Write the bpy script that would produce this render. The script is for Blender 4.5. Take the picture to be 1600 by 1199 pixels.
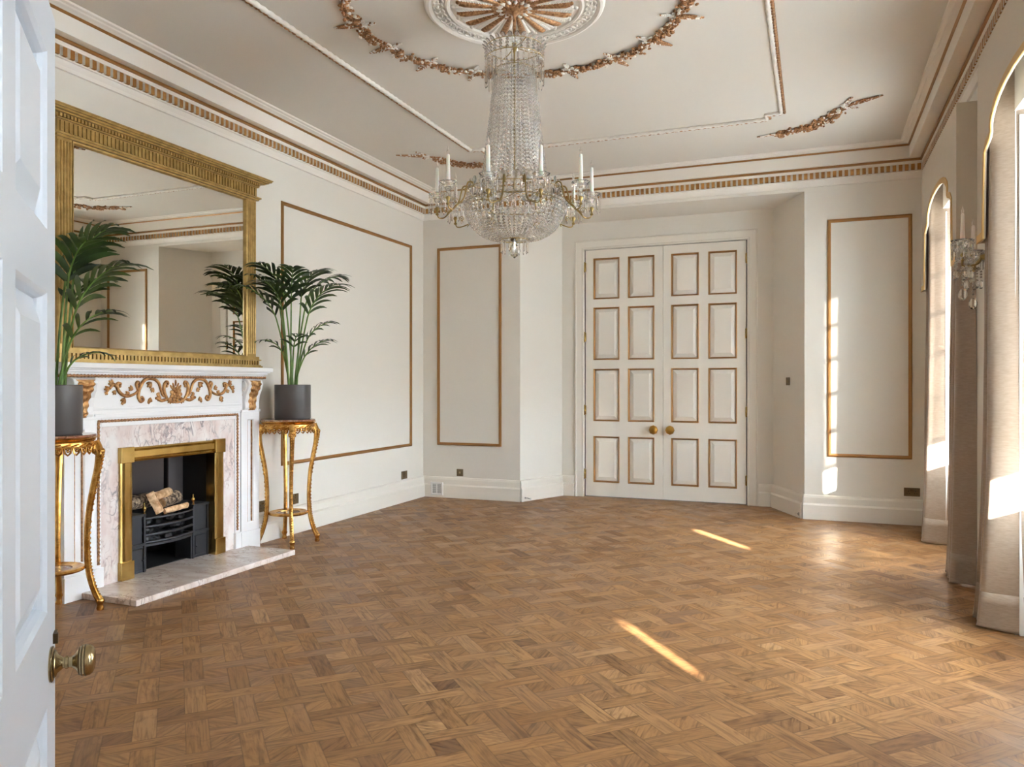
import bpy, bmesh, math, random
from mathutils import Vector, Matrix
from math import sin, cos, pi, radians, hypot, atan2

random.seed(7)
S = bpy.context.scene
for o in list(bpy.data.objects):
    bpy.data.objects.remove(o)
COL = S.collection

# ------------------------------------------------------------------ camera
cam_d = bpy.data.cameras.new('camera'); cam = bpy.data.objects.new('camera', cam_d); COL.objects.link(cam)
cam_d.sensor_width = 36.0; cam_d.lens = 1207.2 * 36.0 / 1600.0
cam_d.shift_y = 1.1 / 1600.0; cam_d.clip_start = 0.02; cam_d.clip_end = 200
cam.location = (0, 0, 1.4); cam.rotation_euler = (pi / 2, 0, 0.3735)
S.camera = cam

# ------------------------------------------------------------------ world, sun, exposure
W = bpy.data.worlds.new('sky'); S.world = W; W.use_nodes = True
bg = W.node_tree.nodes['Background']
bg.inputs['Strength'].default_value = 34.0
_tc = W.node_tree.nodes.new('ShaderNodeTexCoord'); _sx = W.node_tree.nodes.new('ShaderNodeSeparateXYZ'); _rp = W.node_tree.nodes.new('ShaderNodeValToRGB'); _ma = W.node_tree.nodes.new('ShaderNodeMapRange')
_ma.inputs['From Min'].default_value = -1.0                # straight down .. straight up
W.node_tree.links.new(_tc.outputs['Generated'], _sx.inputs[0]); W.node_tree.links.new(_sx.outputs['Z'], _ma.inputs['Value']); W.node_tree.links.new(_ma.outputs[0], _rp.inputs['Fac'])
_e = _rp.color_ramp.elements; _e[0].position = .46; _e[0].color = (.26, .26, .25, 1); _e[1].position = .52; _e[1].color = (.76, .88, 1.0, 1)
W.node_tree.links.new(_rp.outputs['Color'], bg.inputs['Color'])
SUN_H = Vector((-0.62, 0.785, 0)).normalized()            # the way the sunlight travels across the floor
SUN_EL = radians(15.0)
sun_d = bpy.data.lights.new('sun', 'SUN'); sun = bpy.data.objects.new('sun', sun_d); COL.objects.link(sun)
sd = Vector((SUN_H.x * cos(SUN_EL), SUN_H.y * cos(SUN_EL), -sin(SUN_EL)))
sun.rotation_euler = sd.to_track_quat('-Z', 'Y').to_euler(); sun.location = (8, -6, 6)
sun_d.energy = 42.0; sun_d.angle = radians(1.1); sun_d.color = (1.0, 0.93, 0.84)
# unseen fill lamp, added overhead in the hallway the camera stands in
hl = bpy.data.lights.new('hallway_fill_light', 'AREA'); hlo = bpy.data.objects.new('hallway_fill_light', hl); COL.objects.link(hlo)
hl.shape = 'DISK'; hl.size = 0.7; hl.energy = 8; hl.color = (1.0, 0.96, 0.92); hlo.location = (0, -0.85, 2.66)
vs = S.view_settings
S.display_settings.display_device = 'sRGB'
vs.view_transform = 'Standard'; vs.look = 'None'; vs.gamma = 1.0; vs.use_curve_mapping = False
vs.exposure = 2.05
S.cycles.diffuse_bounces = 8; S.cycles.max_bounces = 14; S.cycles.transparent_max_bounces = 16
S.cycles.use_denoising = True

# ------------------------------------------------------------------ room numbers (metres; the camera stands over the origin)
XL, XR, YF, YN, ZC = -4.57, 1.04, 8.61, 0.45, 3.78
YD = 9.31                      # plane of the double doors in the recess
FY = 4.468                     # centre line of the fireplace
MX, MY = -1.757, 4.525         # centre of the ceiling
WIN = [7.03, 4.435, 1.52]      # window centres along the right wall
WH = 0.62                      # half width of a window

# ------------------------------------------------------------------ materials
def mat(name, base=(.8, .8, .8), rough=.5, metal=0., **kw):
    m = bpy.data.materials.new(name); m.use_nodes = True
    p = m.node_tree.nodes['Principled BSDF']
    p.inputs['Base Color'].default_value = (*base, 1); p.inputs['Roughness'].default_value = rough
    p.inputs['Metallic'].default_value = metal
    for k, v in kw.items():
        p.inputs[k.replace('_', ' ')].default_value = v
    return m
def nodes(m): return m.node_tree.nodes, m.node_tree.links, m.node_tree.nodes['Principled BSDF']
def N(m, t, **kw):
    n = m.node_tree.nodes.new(t)
    for k, v in kw.items(): setattr(n, k, v)
    return n
def ramp(m, stops):
    r = N(m, 'ShaderNodeValToRGB'); e = r.color_ramp.elements
    while len(e) < len(stops): e.new(0.5)
    for el, (pos, c) in zip(e, stops): el.position = pos; el.color = (*c, 1)
    return r
def bumped(m, scale, strength, dist=.002, detail=3, stretch=None):
    n, l, p = nodes(m)
    tc = N(m, 'ShaderNodeTexCoord'); nz = N(m, 'ShaderNodeTexNoise'); b = N(m, 'ShaderNodeBump')
    nz.inputs['Scale'].default_value = scale; nz.inputs['Detail'].default_value = detail
    b.inputs['Strength'].default_value = strength; b.inputs['Distance'].default_value = dist
    src = tc.outputs['Object']
    if stretch:
        mp = N(m, 'ShaderNodeMapping'); mp.inputs['Scale'].default_value = stretch
        l.new(src, mp.inputs['Vector']); src = mp.outputs['Vector']
    l.new(src, nz.inputs['Vector']); l.new(nz.outputs['Fac'], b.inputs['Height']); l.new(b.outputs['Normal'], p.inputs['Normal'])
    return nz
def tinted(m, scale, c0, c1, detail=3, lo=.35, hi=.65):
    n, l, p = nodes(m)
    tc = N(m, 'ShaderNodeTexCoord'); nz = N(m, 'ShaderNodeTexNoise'); r = ramp(m, [(lo, c0), (hi, c1)])
    nz.inputs['Scale'].default_value = scale; nz.inputs['Detail'].default_value = detail
    l.new(tc.outputs['Object'], nz.inputs['Vector']); l.new(nz.outputs['Fac'], r.inputs['Fac']); l.new(r.outputs['Color'], p.inputs['Base Color'])
    return m

M = {}
M['wall'] = mat('cream_wall_paint', (.74, .705, .63), .6); bumped(M['wall'], 90, .04)
M['trim'] = mat('cream_trim_paint', (.78, .74, .66), .38)
M['ceil'] = mat('cream_ceiling_paint', (.65, .61, .54), .7)
M['plaster'] = mat('white_plaster', (.80, .76, .69), .45)
M['white'] = mat('white_mantel_paint', (.84, .84, .84), .32)
M['doorpaint'] = mat('sky_tinted_door_paint', (.55, .59, .645), .28)  # blue cast of the window skylight is mixed into the white paint
M['gilt'] = mat('bronze_gilt_moulding', (.36, .18, .055), .38, .55)
M['giltceil'] = mat('copper_gilt_plaster', (.45, .24, .11), .45, .45)
tinted(M['giltceil'], 60, (.22, .095, .032), (.55, .30, .14))
M['dentil'] = mat('ochre_gilt_dentil', (.42, .22, .065), .5, .25)
tinted(M['dentil'], 14, (.33, .145, .03), (.50, .26, .07))
M['goldleaf'] = mat('gold_leaf', (.86, .52, .13), .27, 1.0)
tinted(M['goldleaf'], 25, (.48, .23, .045), (.80, .47, .14)); bumped(M['goldleaf'], 120, .25, .003)
M['copperleaf'] = mat('copper_gold_leaf', (.5, .27, .1), .42, .7); tinted(M['copperleaf'], 30, (.34, .15, .045), (.62, .36, .15)); bumped(M['copperleaf'], 120, .25, .003)
M['antique'] = mat('antique_gold_paint', (.42, .27, .075), .42, .55)
tinted(M['antique'], 18, (.36, .23, .07), (.50, .335, .115))
M['brass'] = mat('polished_brass', (.72, .47, .13), .2, 1.0)
tinted(M['brass'], 5, (.40, .26, .075), (.60, .42, .15)); bumped(M['brass'], 60, .05, .002, stretch=(1, .15, 1))
M['agedbrass'] = mat('aged_brass', (.40, .31, .17), .24, 1.0)
M['dkbrass'] = mat('dark_brass_line', (.10, .07, .035), .35, 1.0)
M['knobbrass'] = mat('door_knob_brass', (.48, .27, .06), .3, 1.0)
M['chbrass'] = mat('chandelier_brass', (.34, .24, .085), .32, 1.0)
M['bronzeplate'] = mat('bronze_plate', (.17, .125, .065), .42, .7)
M['iron'] = mat('black_iron', (.034, .035, .040), .42, .3); bumped(M['iron'], 150, .15, .001)
M['soot_shade'] = mat('soot_shade_black', (.012, .011, .011), .75)  # sooty firebox black; also paints the shade behind the double doors
M['plate'] = mat('warm_iron_plate', (.085, .072, .07), .38, .3)
M['black'] = mat('socket_black', (.01, .01, .01), .4)
M['candle'] = mat('white_candle', (.90, .88, .83), .4, Subsurface_Weight=.15)
M['pot'] = mat('charcoal_ceramic', (.082, .073, .069), .42)
M['soil'] = mat('dark_soil', (.03, .02, .013), .9); bumped(M['soil'], 60, .8, .01)
M['leaf'] = mat('palm_leaf', (.032, .085, .018), .45); tinted(M['leaf'], 9, (.016, .036, .008), (.05, .095, .016))
M['stem'] = mat('palm_stem', (.13, .26, .045), .4); tinted(M['stem'], 12, (.09, .19, .03), (.19, .32, .07))
M['mirror'] = mat('mirror_silver', (.82, .81, .75), .006, 1.0)
M['ventw'] = mat('white_metal', (.72, .71, .68), .4)
M['ventd'] = mat('grey_mesh', (.33, .33, .31), .6)
M['steel'] = mat('dull_steel', (.35, .34, .32), .35, 1.0)
M['bark'] = mat('log_bark', (.20, .13, .08), .85)
tinted(M['bark'], 45, (.05, .03, .018), (.45, .33, .22), 5, .4, .62); bumped(M['bark'], 70, .8, .008)
M['cutwood'] = mat('split_wood', (.62, .38, .19), .65)
tinted(M['cutwood'], 30, (.42, .22, .09), (.78, .54, .31)); bumped(M['cutwood'], 60, .5, .004)
M['coal'] = mat('coal', (.022, .022, .024), .45); bumped(M['coal'], 40, .6, .01)
M['cup'] = mat('clear_glass_cup', (.97, .96, .94), .02, Transmission_Weight=1.0, IOR=1.22)
M['glassbulb'] = mat('clear_bulb', (1, 1, 1), .02, Transmission_Weight=1.0, IOR=1.3)
M['crystal'] = mat('cut_crystal', (.90, .865, .81), .02, Transmission_Weight=1.0, IOR=1.58)
M['drop'] = mat('glass_drop', (.95, .93, .90), .02, Transmission_Weight=1.0, IOR=1.42)
M['frost'] = mat('frosted_crystal', (.84, .80, .75), .2, Transmission_Weight=.88, IOR=1.45)
M['winframe'] = mat('white_window_paint', (.80, .80, .77), .35)
M['brick'] = mat('outer_stone', (.50, .47, .42), .8)
M['hallpaint'] = mat('hallway_paint', (.74, .74, .74), .6)

def marble(name, c_lo, c_hi, c_v1, c_v2, seed):
    m = mat(name, c_hi, .12); n, l, p = nodes(m)
    tc = N(m, 'ShaderNodeTexCoord'); mp = N(m, 'ShaderNodeMapping'); mp.inputs['Location'].default_value = (seed, seed * 2, seed)
    mp.inputs['Rotation'].default_value = (.7, .3, .4); mp.inputs['Scale'].default_value = (1, 1.9, 1)
    l.new(tc.outputs['Object'], mp.inputs['Vector'])
    n0 = N(m, 'ShaderNodeTexNoise'); n0.inputs['Scale'].default_value = 5; n0.inputs['Detail'].default_value = 4
    l.new(mp.outputs['Vector'], n0.inputs['Vector']); r0 = ramp(m, [(.38, c_lo), (.62, c_hi)]); l.new(n0.outputs['Fac'], r0.inputs['Fac'])
    col = r0.outputs['Color']
    for sc, cv, w in ((4.5, c_v1, .035), (9, c_v2, .035)):
        nv = N(m, 'ShaderNodeTexNoise'); nv.inputs['Scale'].default_value = sc; nv.inputs['Detail'].default_value = 6; nv.inputs['Distortion'].default_value = 1.1
        l.new(mp.outputs['Vector'], nv.inputs['Vector'])
        sb = N(m, 'ShaderNodeMath', operation='SUBTRACT'); sb.inputs[1].default_value = .5; l.new(nv.outputs['Fac'], sb.inputs[0])
        ab = N(m, 'ShaderNodeMath', operation='ABSOLUTE'); l.new(sb.outputs[0], ab.inputs[0])
        rv = ramp(m, [(0, (1, 1, 1)), (w, (0, 0, 0))]); l.new(ab.outputs[0], rv.inputs['Fac'])
        nk = N(m, 'ShaderNodeTexNoise'); nk.inputs['Scale'].default_value = sc * .45; l.new(mp.outputs['Vector'], nk.inputs['Vector'])
        rk = ramp(m, [(.42, (0, 0, 0)), (.6, (1, 1, 1))]); l.new(nk.outputs['Fac'], rk.inputs['Fac'])
        mu = N(m, 'ShaderNodeMath', operation='MULTIPLY'); l.new(rv.outputs['Color'], mu.inputs[0]); l.new(rk.outputs['Color'], mu.inputs[1])
        mx = N(m, 'ShaderNodeMix', data_type='RGBA'); l.new(mu.outputs[0], mx.inputs['Factor']); l.new(col, mx.inputs['A'])
        mx.inputs['B'].default_value = (*cv, 1); col = mx.outputs['Result']
    l.new(col, p.inputs['Base Color'])
    return m
M['marble'] = marble('pink_white_marble', (.74, .62, .58), (.84, .79, .76), (.26, .24, .25), (.50, .38, .36), 3.1)
M['hearth'] = marble('hearth_marble', (.72, .61, .54), (.85, .78, .73), (.40, .32, .28), (.55, .42, .36), 8.4)
M['redmarble'] = marble('brown_marble', (.24, .10, .06), (.36, .18, .11), (.55, .40, .30), (.10, .05, .03), 5.2)

def fabric(name, c0, c1):
    m = mat(name, c0, .42, Sheen_Weight=.35, Sheen_Roughness=.4); n, l, p = nodes(m)
    tc = N(m, 'ShaderNodeTexCoord'); mp = N(m, 'ShaderNodeMapping'); mp.inputs['Scale'].default_value = (30, 30, 140)
    nz = N(m, 'ShaderNodeTexNoise'); nz.inputs['Scale'].default_value = 1; nz.inputs['Detail'].default_value = 3
    l.new(tc.outputs['Object'], mp.inputs['Vector']); l.new(mp.outputs['Vector'], nz.inputs['Vector'])
    r = ramp(m, [(.3, c0), (.7, c1)]); l.new(nz.outputs['Fac'], r.inputs['Fac']); l.new(r.outputs['Color'], p.inputs['Base Color'])
    b = N(m, 'ShaderNodeBump'); b.inputs['Strength'].default_value = .18; b.inputs['Distance'].default_value = .004
    l.new(nz.outputs['Fac'], b.inputs['Height']); l.new(b.outputs['Normal'], p.inputs['Normal'])
    return m
M['silk'] = fabric('beige_silk', (.29, .215, .155), (.36, .275, .205))
M['lining'] = mat('pale_lining', (.72, .70, .48), .6)
M['pelmet'] = mat('pelmet_fabric', (.56, .49, .39), .55); bumped(M['pelmet'], 200, .05, .001)
M['braid'] = mat('gold_braid', (.60, .37, .11), .45, .25)

def pane(name, tint):
    m = bpy.data.materials.new(name); m.use_nodes = True; nt = m.node_tree; nt.nodes.clear()
    out = nt.nodes.new('ShaderNodeOutputMaterial'); tr = nt.nodes.new('ShaderNodeBsdfTransparent'); gl = nt.nodes.new('ShaderNodeBsdfGlossy')
    mx = nt.nodes.new('ShaderNodeMixShader'); mx.inputs[0].default_value = .05
    tr.inputs['Color'].default_value = (*tint, 1); gl.inputs['Roughness'].default_value = .01
    nt.links.new(tr.outputs[0], mx.inputs[1]); nt.links.new(gl.outputs[0], mx.inputs[2]); nt.links.new(mx.outputs[0], out.inputs[0])
    return m
M['pane'] = pane('clear_pane', (.97, .97, .97))
def film(direct):
    m = bpy.data.materials.new('frosted_pane'); m.use_nodes = True; nt = m.node_tree; nt.nodes.clear()
    out = nt.nodes.new('ShaderNodeOutputMaterial'); tr = nt.nodes.new('ShaderNodeBsdfTransparent'); tl = nt.nodes.new('ShaderNodeBsdfTranslucent'); ad = nt.nodes.new('ShaderNodeAddShader')
    tr.inputs['Color'].default_value = (direct, direct, direct, 1); tl.inputs['Color'].default_value = (.155, .163, .172, 1)
    nt.links.new(tr.outputs[0], ad.inputs[0]); nt.links.new(tl.outputs[0], ad.inputs[1]); nt.links.new(ad.outputs[0], out.inputs[0])
    return m
M['film'] = film(.035); M['filmdense'] = film(.004)

def floor_mat():
    m = mat('oak_weave_parquet', (.3, .17, .08), .38); n, l, p = nodes(m)
    rnd = N(m, 'ShaderNodeAttribute', attribute_name='rnd'); hx = N(m, 'ShaderNodeAttribute', attribute_name='hx'); hy = N(m, 'ShaderNodeAttribute', attribute_name='hy')
    r2 = N(m, 'ShaderNodeAttribute', attribute_name='rnd2')
    g = N(m, 'ShaderNodeUVMap', uv_map='grain'); c = N(m, 'ShaderNodeUVMap', uv_map='cell')
    mp = N(m, 'ShaderNodeMapping'); mp.inputs['Scale'].default_value = (5, 60, 1); l.new(g.outputs[0], mp.inputs['Vector'])
    nz = N(m, 'ShaderNodeTexNoise'); nz.inputs['Scale'].default_value = 1; nz.inputs['Detail'].default_value = 5; nz.inputs['Distortion'].default_value = .9; l.new(mp.outputs[0], nz.inputs['Vector'])
    mp2 = N(m, 'ShaderNodeMapping'); mp2.inputs['Scale'].default_value = (7, 16, 1); l.new(g.outputs[0], mp2.inputs['Vector'])
    nz2 = N(m, 'ShaderNodeTexNoise'); nz2.inputs['Scale'].default_value = 1; nz2.inputs['Detail'].default_value = 3; nz2.inputs['Distortion'].default_value = 1.5; l.new(mp2.outputs[0], nz2.inputs['Vector'])
    base = ramp(m, [(0, (.190, .090, .038)), (.35, (.275, .139, .053)), (.7, (.350, .184, .073)), (1, (.40, .226, .100))]); l.new(rnd.outputs['Fac'], base.inputs['Fac'])
    gr = ramp(m, [(.28, (.52, .47, .44)), (.52, (1, 1, 1)), (.78, (1.2, 1.2, 1.18))]); l.new(nz.outputs['Fac'], gr.inputs['Fac'])
    g2 = ramp(m, [(.28, (.66, .60, .56)), (.5, (1, 1, 1))]); l.new(nz2.outputs['Fac'], g2.inputs['Fac'])
    def mult(a, b):
        x = N(m, 'ShaderNodeMix', data_type='RGBA', blend_type='MULTIPLY'); x.inputs['Factor'].default_value = 1
        l.new(a, x.inputs['A']); l.new(b, x.inputs['B']); return x.outputs['Result']
    col = mult(mult(base.outputs['Color'], gr.outputs['Color']), g2.outputs['Color'])
    sx = N(m, 'ShaderNodeSeparateXYZ'); l.new(c.outputs[0], sx.inputs[0])
    def edge(comp, half):
        a = N(m, 'ShaderNodeMath', operation='ABSOLUTE'); l.new(comp, a.inputs[0])
        s = N(m, 'ShaderNodeMath', operation='SUBTRACT'); l.new(half, s.inputs[0]); l.new(a.outputs[0], s.inputs[1]); return s.outputs[0]
    mn = N(m, 'ShaderNodeMath', operation='MINIMUM'); l.new(edge(sx.outputs[0], hx.outputs['Fac']), mn.inputs[0]); l.new(edge(sx.outputs[1], hy.outputs['Fac']), mn.inputs[1])
    rg = ramp(m, [(0, (.62, .60, .58)), (.0018, (1, 1, 1))]); l.new(mn.outputs[0], rg.inputs['Fac'])
    col = mult(col, rg.outputs['Color']); l.new(col, p.inputs['Base Color'])
    mr = N(m, 'ShaderNodeMapRange'); mr.inputs['To Min'].default_value = .36; mr.inputs['To Max'].default_value = .54; l.new(r2.outputs['Fac'], mr.inputs['Value']); l.new(mr.outputs[0], p.inputs['Roughness'])
    b = N(m, 'ShaderNodeBump'); b.inputs['Strength'].default_value = .12; b.inputs['Distance'].default_value = .002; l.new(nz.outputs['Fac'], b.inputs['Height'])
    l.new(b.outputs['Normal'], p.inputs['Normal'])
    return m
M['floor'] = floor_mat(); M['floor'].node_tree.nodes['Principled BSDF'].inputs['Specular IOR Level'].default_value = .36

# ------------------------------------------------------------------ mesh helpers
class MB:
    def __init__(s): s.v = []; s.f = []; s.m = []
    def add(s, vs, fs, mi=0):
        b = len(s.v); s.v += [tuple(v) for v in vs]
        s.f += [tuple(i + b for i in f) for f in fs]; s.m += [mi] * len(fs); return s
    def box(s, a, b, mi=0, P=None):
        x0, y0, z0 = a; x1, y1, z1 = b
        v = [(x0, y0, z0), (x1, y0, z0), (x1, y1, z0), (x0, y1, z0), (x0, y0, z1), (x1, y0, z1), (x1, y1, z1), (x0, y1, z1)]
        if P: v = [P(*q) for q in v]
        return s.add(v, [(0, 3, 2, 1), (4, 5, 6, 7), (0, 1, 5, 4), (1, 2, 6, 5), (2, 3, 7, 6), (3, 0, 4, 7)], mi)
    def prism(s, poly, lo, hi, P, mi=0):
        """poly: list of 2D points, extruded lo..hi along the third axis; P(a, b, c) -> xyz"""
        n = len(poly); v = [P(a, b, lo) for a, b in poly] + [P(a, b, hi) for a, b in poly]
        f = [tuple(range(n)), tuple(range(2 * n - 1, n - 1, -1))] + [(i, (i + 1) % n, n + (i + 1) % n, n + i) for i in range(n)]
        return s.add(v, f, mi)
    def lathe(s, prof, n=16, c=(0, 0, 0), axis=None, mi=0, wob=None):
        """prof: (radius, height) list; axis: Matrix that turns +Z to the lathe axis"""
        v = []; f = []
        for k, (r, z) in enumerate(prof):
            for i in range(n):
                a = 2 * pi * i / n; rr = r * (wob(a, k) if wob else 1)
                q = Vector((rr * cos(a), rr * sin(a), z))
                if axis is not None: q = axis @ q
                v.append((q.x + c[0], q.y + c[1], q.z + c[2]))
        for k in range(len(prof) - 1):
            for i in range(n):
                j = (i + 1) % n; f.append((k * n + i, k * n + j, (k + 1) * n + j, (k + 1) * n + i))
        if prof[0][0] > 1e-6: f.append(tuple(range(n - 1, -1, -1)))
        if prof[-1][0] > 1e-6: f.append(tuple((len(prof) - 1) * n + i for i in range(n)))
        return s.add(v, f, mi)
    def tube(s, pts, r, n=8, mi=0, closed=False, flat=1.0, up=(0, 0, 1), twist=None, cap=True):
        pts = [Vector(p) for p in pts]; L = len(pts); v = []; f = []; u0 = Vector(up); prev = None
        for k, p in enumerate(pts):
            a = pts[(k - 1) % L] if (closed or k > 0) else p; b = pts[(k + 1) % L] if (closed or k < L - 1) else p
            t = (b - a).normalized() if (b - a).length > 1e-9 else Vector((0, 0, 1))
            q = (prev if prev is not None else u0); q = q - t * q.dot(t)
            if q.length < 1e-4: q = t.orthogonal()
            q.normalize(); w = t.cross(q); prev = q
            rr = r[k] if isinstance(r, (list, tuple)) else r
            for i in range(n):
                an = 2 * pi * i / n; m_ = rr * (twist(an, k) if twist else 1)
                v.append(p + q * (m_ * flat * cos(an)) + w * (m_ * sin(an)))
        R = L if closed else L - 1
        for k in range(R):
            for i in range(n):
                j = (i + 1) % n; k2 = (k + 1) % L
                f.append((k * n + i, k * n + j, k2 * n + j, k2 * n + i))
        if not closed and cap:
            f.append(tuple(range(n - 1, -1, -1))); f.append(tuple((L - 1) * n + i for i in range(n)))
        return s.add(v, f, mi)
    def ball(s, c, r, n=8, rings=5, sc=(1, 1, 1), mi=0, R=None, jag=0):
        v = [(0, 0, 1)]; f = []
        for k in range(1, rings):
            th = pi * k / rings
            for i in range(n): v.append((sin(th) * cos(2 * pi * i / n), sin(th) * sin(2 * pi * i / n), cos(th)))
        v.append((0, 0, -1)); e = len(v) - 1
        for i in range(n):
            f.append((0, 1 + i, 1 + (i + 1) % n)); f.append((e, e - n + (i + 1) % n, e - n + i))
        for k in range(rings - 2):
            for i in range(n):
                j = (i + 1) % n; f.append((1 + k * n + i, 1 + (k + 1) * n + i, 1 + (k + 1) * n + j, 1 + k * n + j))
        out = []
        for q in v:
            g = 1 + (random.uniform(-jag, jag) if jag else 0)
            q = Vector((q[0] * r * sc[0] * g, q[1] * r * sc[1] * g, q[2] * r * sc[2] * g))
            if R is not None: q = R @ q
            out.append((q.x + c[0], q.y + c[1], q.z + c[2]))
        return s.add(out, f, mi)
    def rect_frame(s, a0, b0, a1, b1, prof, P, mi=0):
        """mitred frame on a plane; prof: (inset, out) list; P(a, b, out) -> xyz"""
        v = []
        for u, o in prof:
            for a, b in ((a0 + u, b0 + u), (a1 - u, b0 + u), (a1 - u, b1 - u), (a0 + u, b1 - u)): v.append(P(a, b, o))
        f = []
        for k in range(len(prof) - 1):
            for i in range(4):
                j = (i + 1) % 4; f.append((k * 4 + i, k * 4 + j, k * 4 + 4 + j, k * 4 + 4 + i))
        return s.add(v, f, mi)
    def frustum(s, a0, b0, a1, b1, o0, inset, o1, P, mi=0):
        v = [P(a0, b0, o0), P(a1, b0, o0), P(a1, b1, o0), P(a0, b1, o0), P(a0 + inset, b0 + inset, o1), P(a1 - inset, b0 + inset, o1), P(a1 - inset, b1 - inset, o1), P(a0 + inset, b1 - inset, o1)]
        return s.add(v, [(0, 3, 2, 1), (4, 5, 6, 7), (0, 1, 5, 4), (1, 2, 6, 5), (2, 3, 7, 6), (3, 0, 4, 7)], mi)
    def build(s, name, mats, parent=None, smooth=None):
        if not isinstance(mats, (list, tuple)): mats = [mats]
        o0 = Vector((0, 0, 0)); q = parent
        while q is not None: o0 += q.location; q = q.parent
        me = bpy.data.meshes.new(name)
        me.from_pydata([(x - o0.x, y - o0.y, z - o0.z) for x, y, z in s.v], [], s.f)
        for m_ in mats: me.materials.append(m_)
        if len(mats) > 1: me.polygons.foreach_set('material_index', s.m)
        bm = bmesh.new(); bm.from_mesh(me); bmesh.ops.recalc_face_normals(bm, faces=bm.faces); bm.to_mesh(me); bm.free()
        if smooth is not None:
            me.shade_smooth(); me.set_sharp_from_angle(angle=radians(smooth))
        me.update()
        o = bpy.data.objects.new(name, me); COL.objects.link(o)
        if parent is not None: o.parent = parent
        return o

def tag(o, label=None, cat=None, group=None, kind=None):
    if label: o['label'] = label
    if cat: o['category'] = cat
    if group: o['group'] = group
    if kind: o['kind'] = kind
    return o
def thing(name, loc, label, cat, group=None, kind=None):
    o = bpy.data.objects.new(name, None); COL.objects.link(o); o.location = loc; o.empty_display_size = .1
    return tag(o, label, cat, group, kind)
def bevel(o, w=.004, seg=2, ang=40):
    b = o.modifiers.new('bevel', 'BEVEL'); b.width = w; b.segments = seg; b.limit_method = 'ANGLE'; b.angle_limit = radians(ang); return o
def catmull(pts, n=6):
    pts = [Vector(p) for p in pts]; out = []
    for i in range(len(pts) - 1):
        p0 = pts[max(i - 1, 0)]; p1 = pts[i]; p2 = pts[i + 1]; p3 = pts[min(i + 2, len(pts) - 1)]
        for k in range(n):
            t = k / n
            out.append(.5 * ((2 * p1) + (p2 - p0) * t + (2 * p0 - 5 * p1 + 4 * p2 - p3) * t * t + (3 * p1 - p0 - 3 * p2 + p3) * t ** 3))
    out.append(pts[-1]); return out
def axis_to(d): return Vector((0, 0, 1)).rotation_difference(Vector(d)).to_matrix()
ID = lambda a, b, c: (a, b, c)

# ================================================================== FLOOR
def make_floor():
    per, w, g = .195, .088, .107
    u_off, v_off = .085, -3.32
    bm = bmesh.new(); ug = bm.loops.layers.uv.new('grain'); uc = bm.loops.layers.uv.new('cell')
    lr = bm.faces.layers.float.new('rnd'); l2 = bm.faces.layers.float.new('rnd2'); lx = bm.faces.layers.float.new('hx'); ly = bm.faces.layers.float.new('hy')
    x0, x1, y0, y1 = -4.62, 1.45, -1.75, 9.34
    k7 = 1 / math.sqrt(2); rs = random.Random(3)
    def piece(cu, cv, hu, hv, diag, alongv):
        cx, cy = (cu + cv) * k7, (cu - cv) * k7
        if cx < x0 - .3 or cx > x1 + .3 or cy < y0 - .3 or cy > y1 + .3: return
        vs = []
        for su, sv in ((-1, -1), (1, -1), (1, 1), (-1, 1)):
            u, v = cu + su * hu, cv + sv * hv
            vs.append(bm.verts.new(((u + v) * k7, (u - v) * k7, 0)))
        f = bm.faces.new(vs); f.normal_update()
        if f.normal.z < 0: f.normal_flip()
        f[lr] = min(1, max(0, rs.gauss(.5, .20))); f[l2] = rs.random(); f[lx] = hu; f[ly] = hv
        ou, ov = rs.uniform(0, 90), rs.uniform(0, 90); fl = rs.choice((-1, 1))
        for lp in f.loops:
            p = lp.vert.co; u, v = (p.x + p.y) * k7 - cu, (p.x - p.y) * k7 - cv
            lp[uc].uv = (u, v)
            if diag: a, b = (u + v * fl) * k7, (u - v * fl) * k7
            elif alongv: a, b = v, u
            else: a, b = u, v
            lp[ug].uv = (a + ou, b + ov)
    R = 46
    for i in range(-R, R):
        for j in range(-R - 20, R):
            u, v = u_off + i * per, v_off + j * per
            # strips along v centred on u (every u column), strips along u centred on v (every v row)
            if (i + j) % 2 == 0: piece(u, v, w / 2, g + w / 2, False, True)
            else: piece(u, v, g + w / 2, w / 2, False, False)
            piece(u + per / 2, v + per / 2, g / 2, g / 2, True, False)
    for co, no in (((x0, 0, 0), (-1, 0, 0)), ((x1, 0, 0), (1, 0, 0)), ((0, y0, 0), (0, -1, 0)), ((0, y1, 0), (0, 1, 0))):
        bmesh.ops.bisect_plane(bm, geom=bm.verts[:] + bm.edges[:] + bm.faces[:], plane_co=co, plane_no=no, clear_outer=True)
    me = bpy.data.meshes.new('floor'); bm.to_mesh(me); bm.free(); me.materials.append(M['floor'])
    o = bpy.data.objects.new('floor', me); COL.objects.link(o)
    return tag(o, 'brown oak parquet floor laid in a diagonal basket weave', 'floor', kind='structure')
make_floor()
tag(MB().box((-5.2, -2.0, -.25), (1.75, 9.7, -.012)).build('floor_base', M['brick']), 'slab under the brown oak parquet floor', 'floor', kind='structure')

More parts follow.
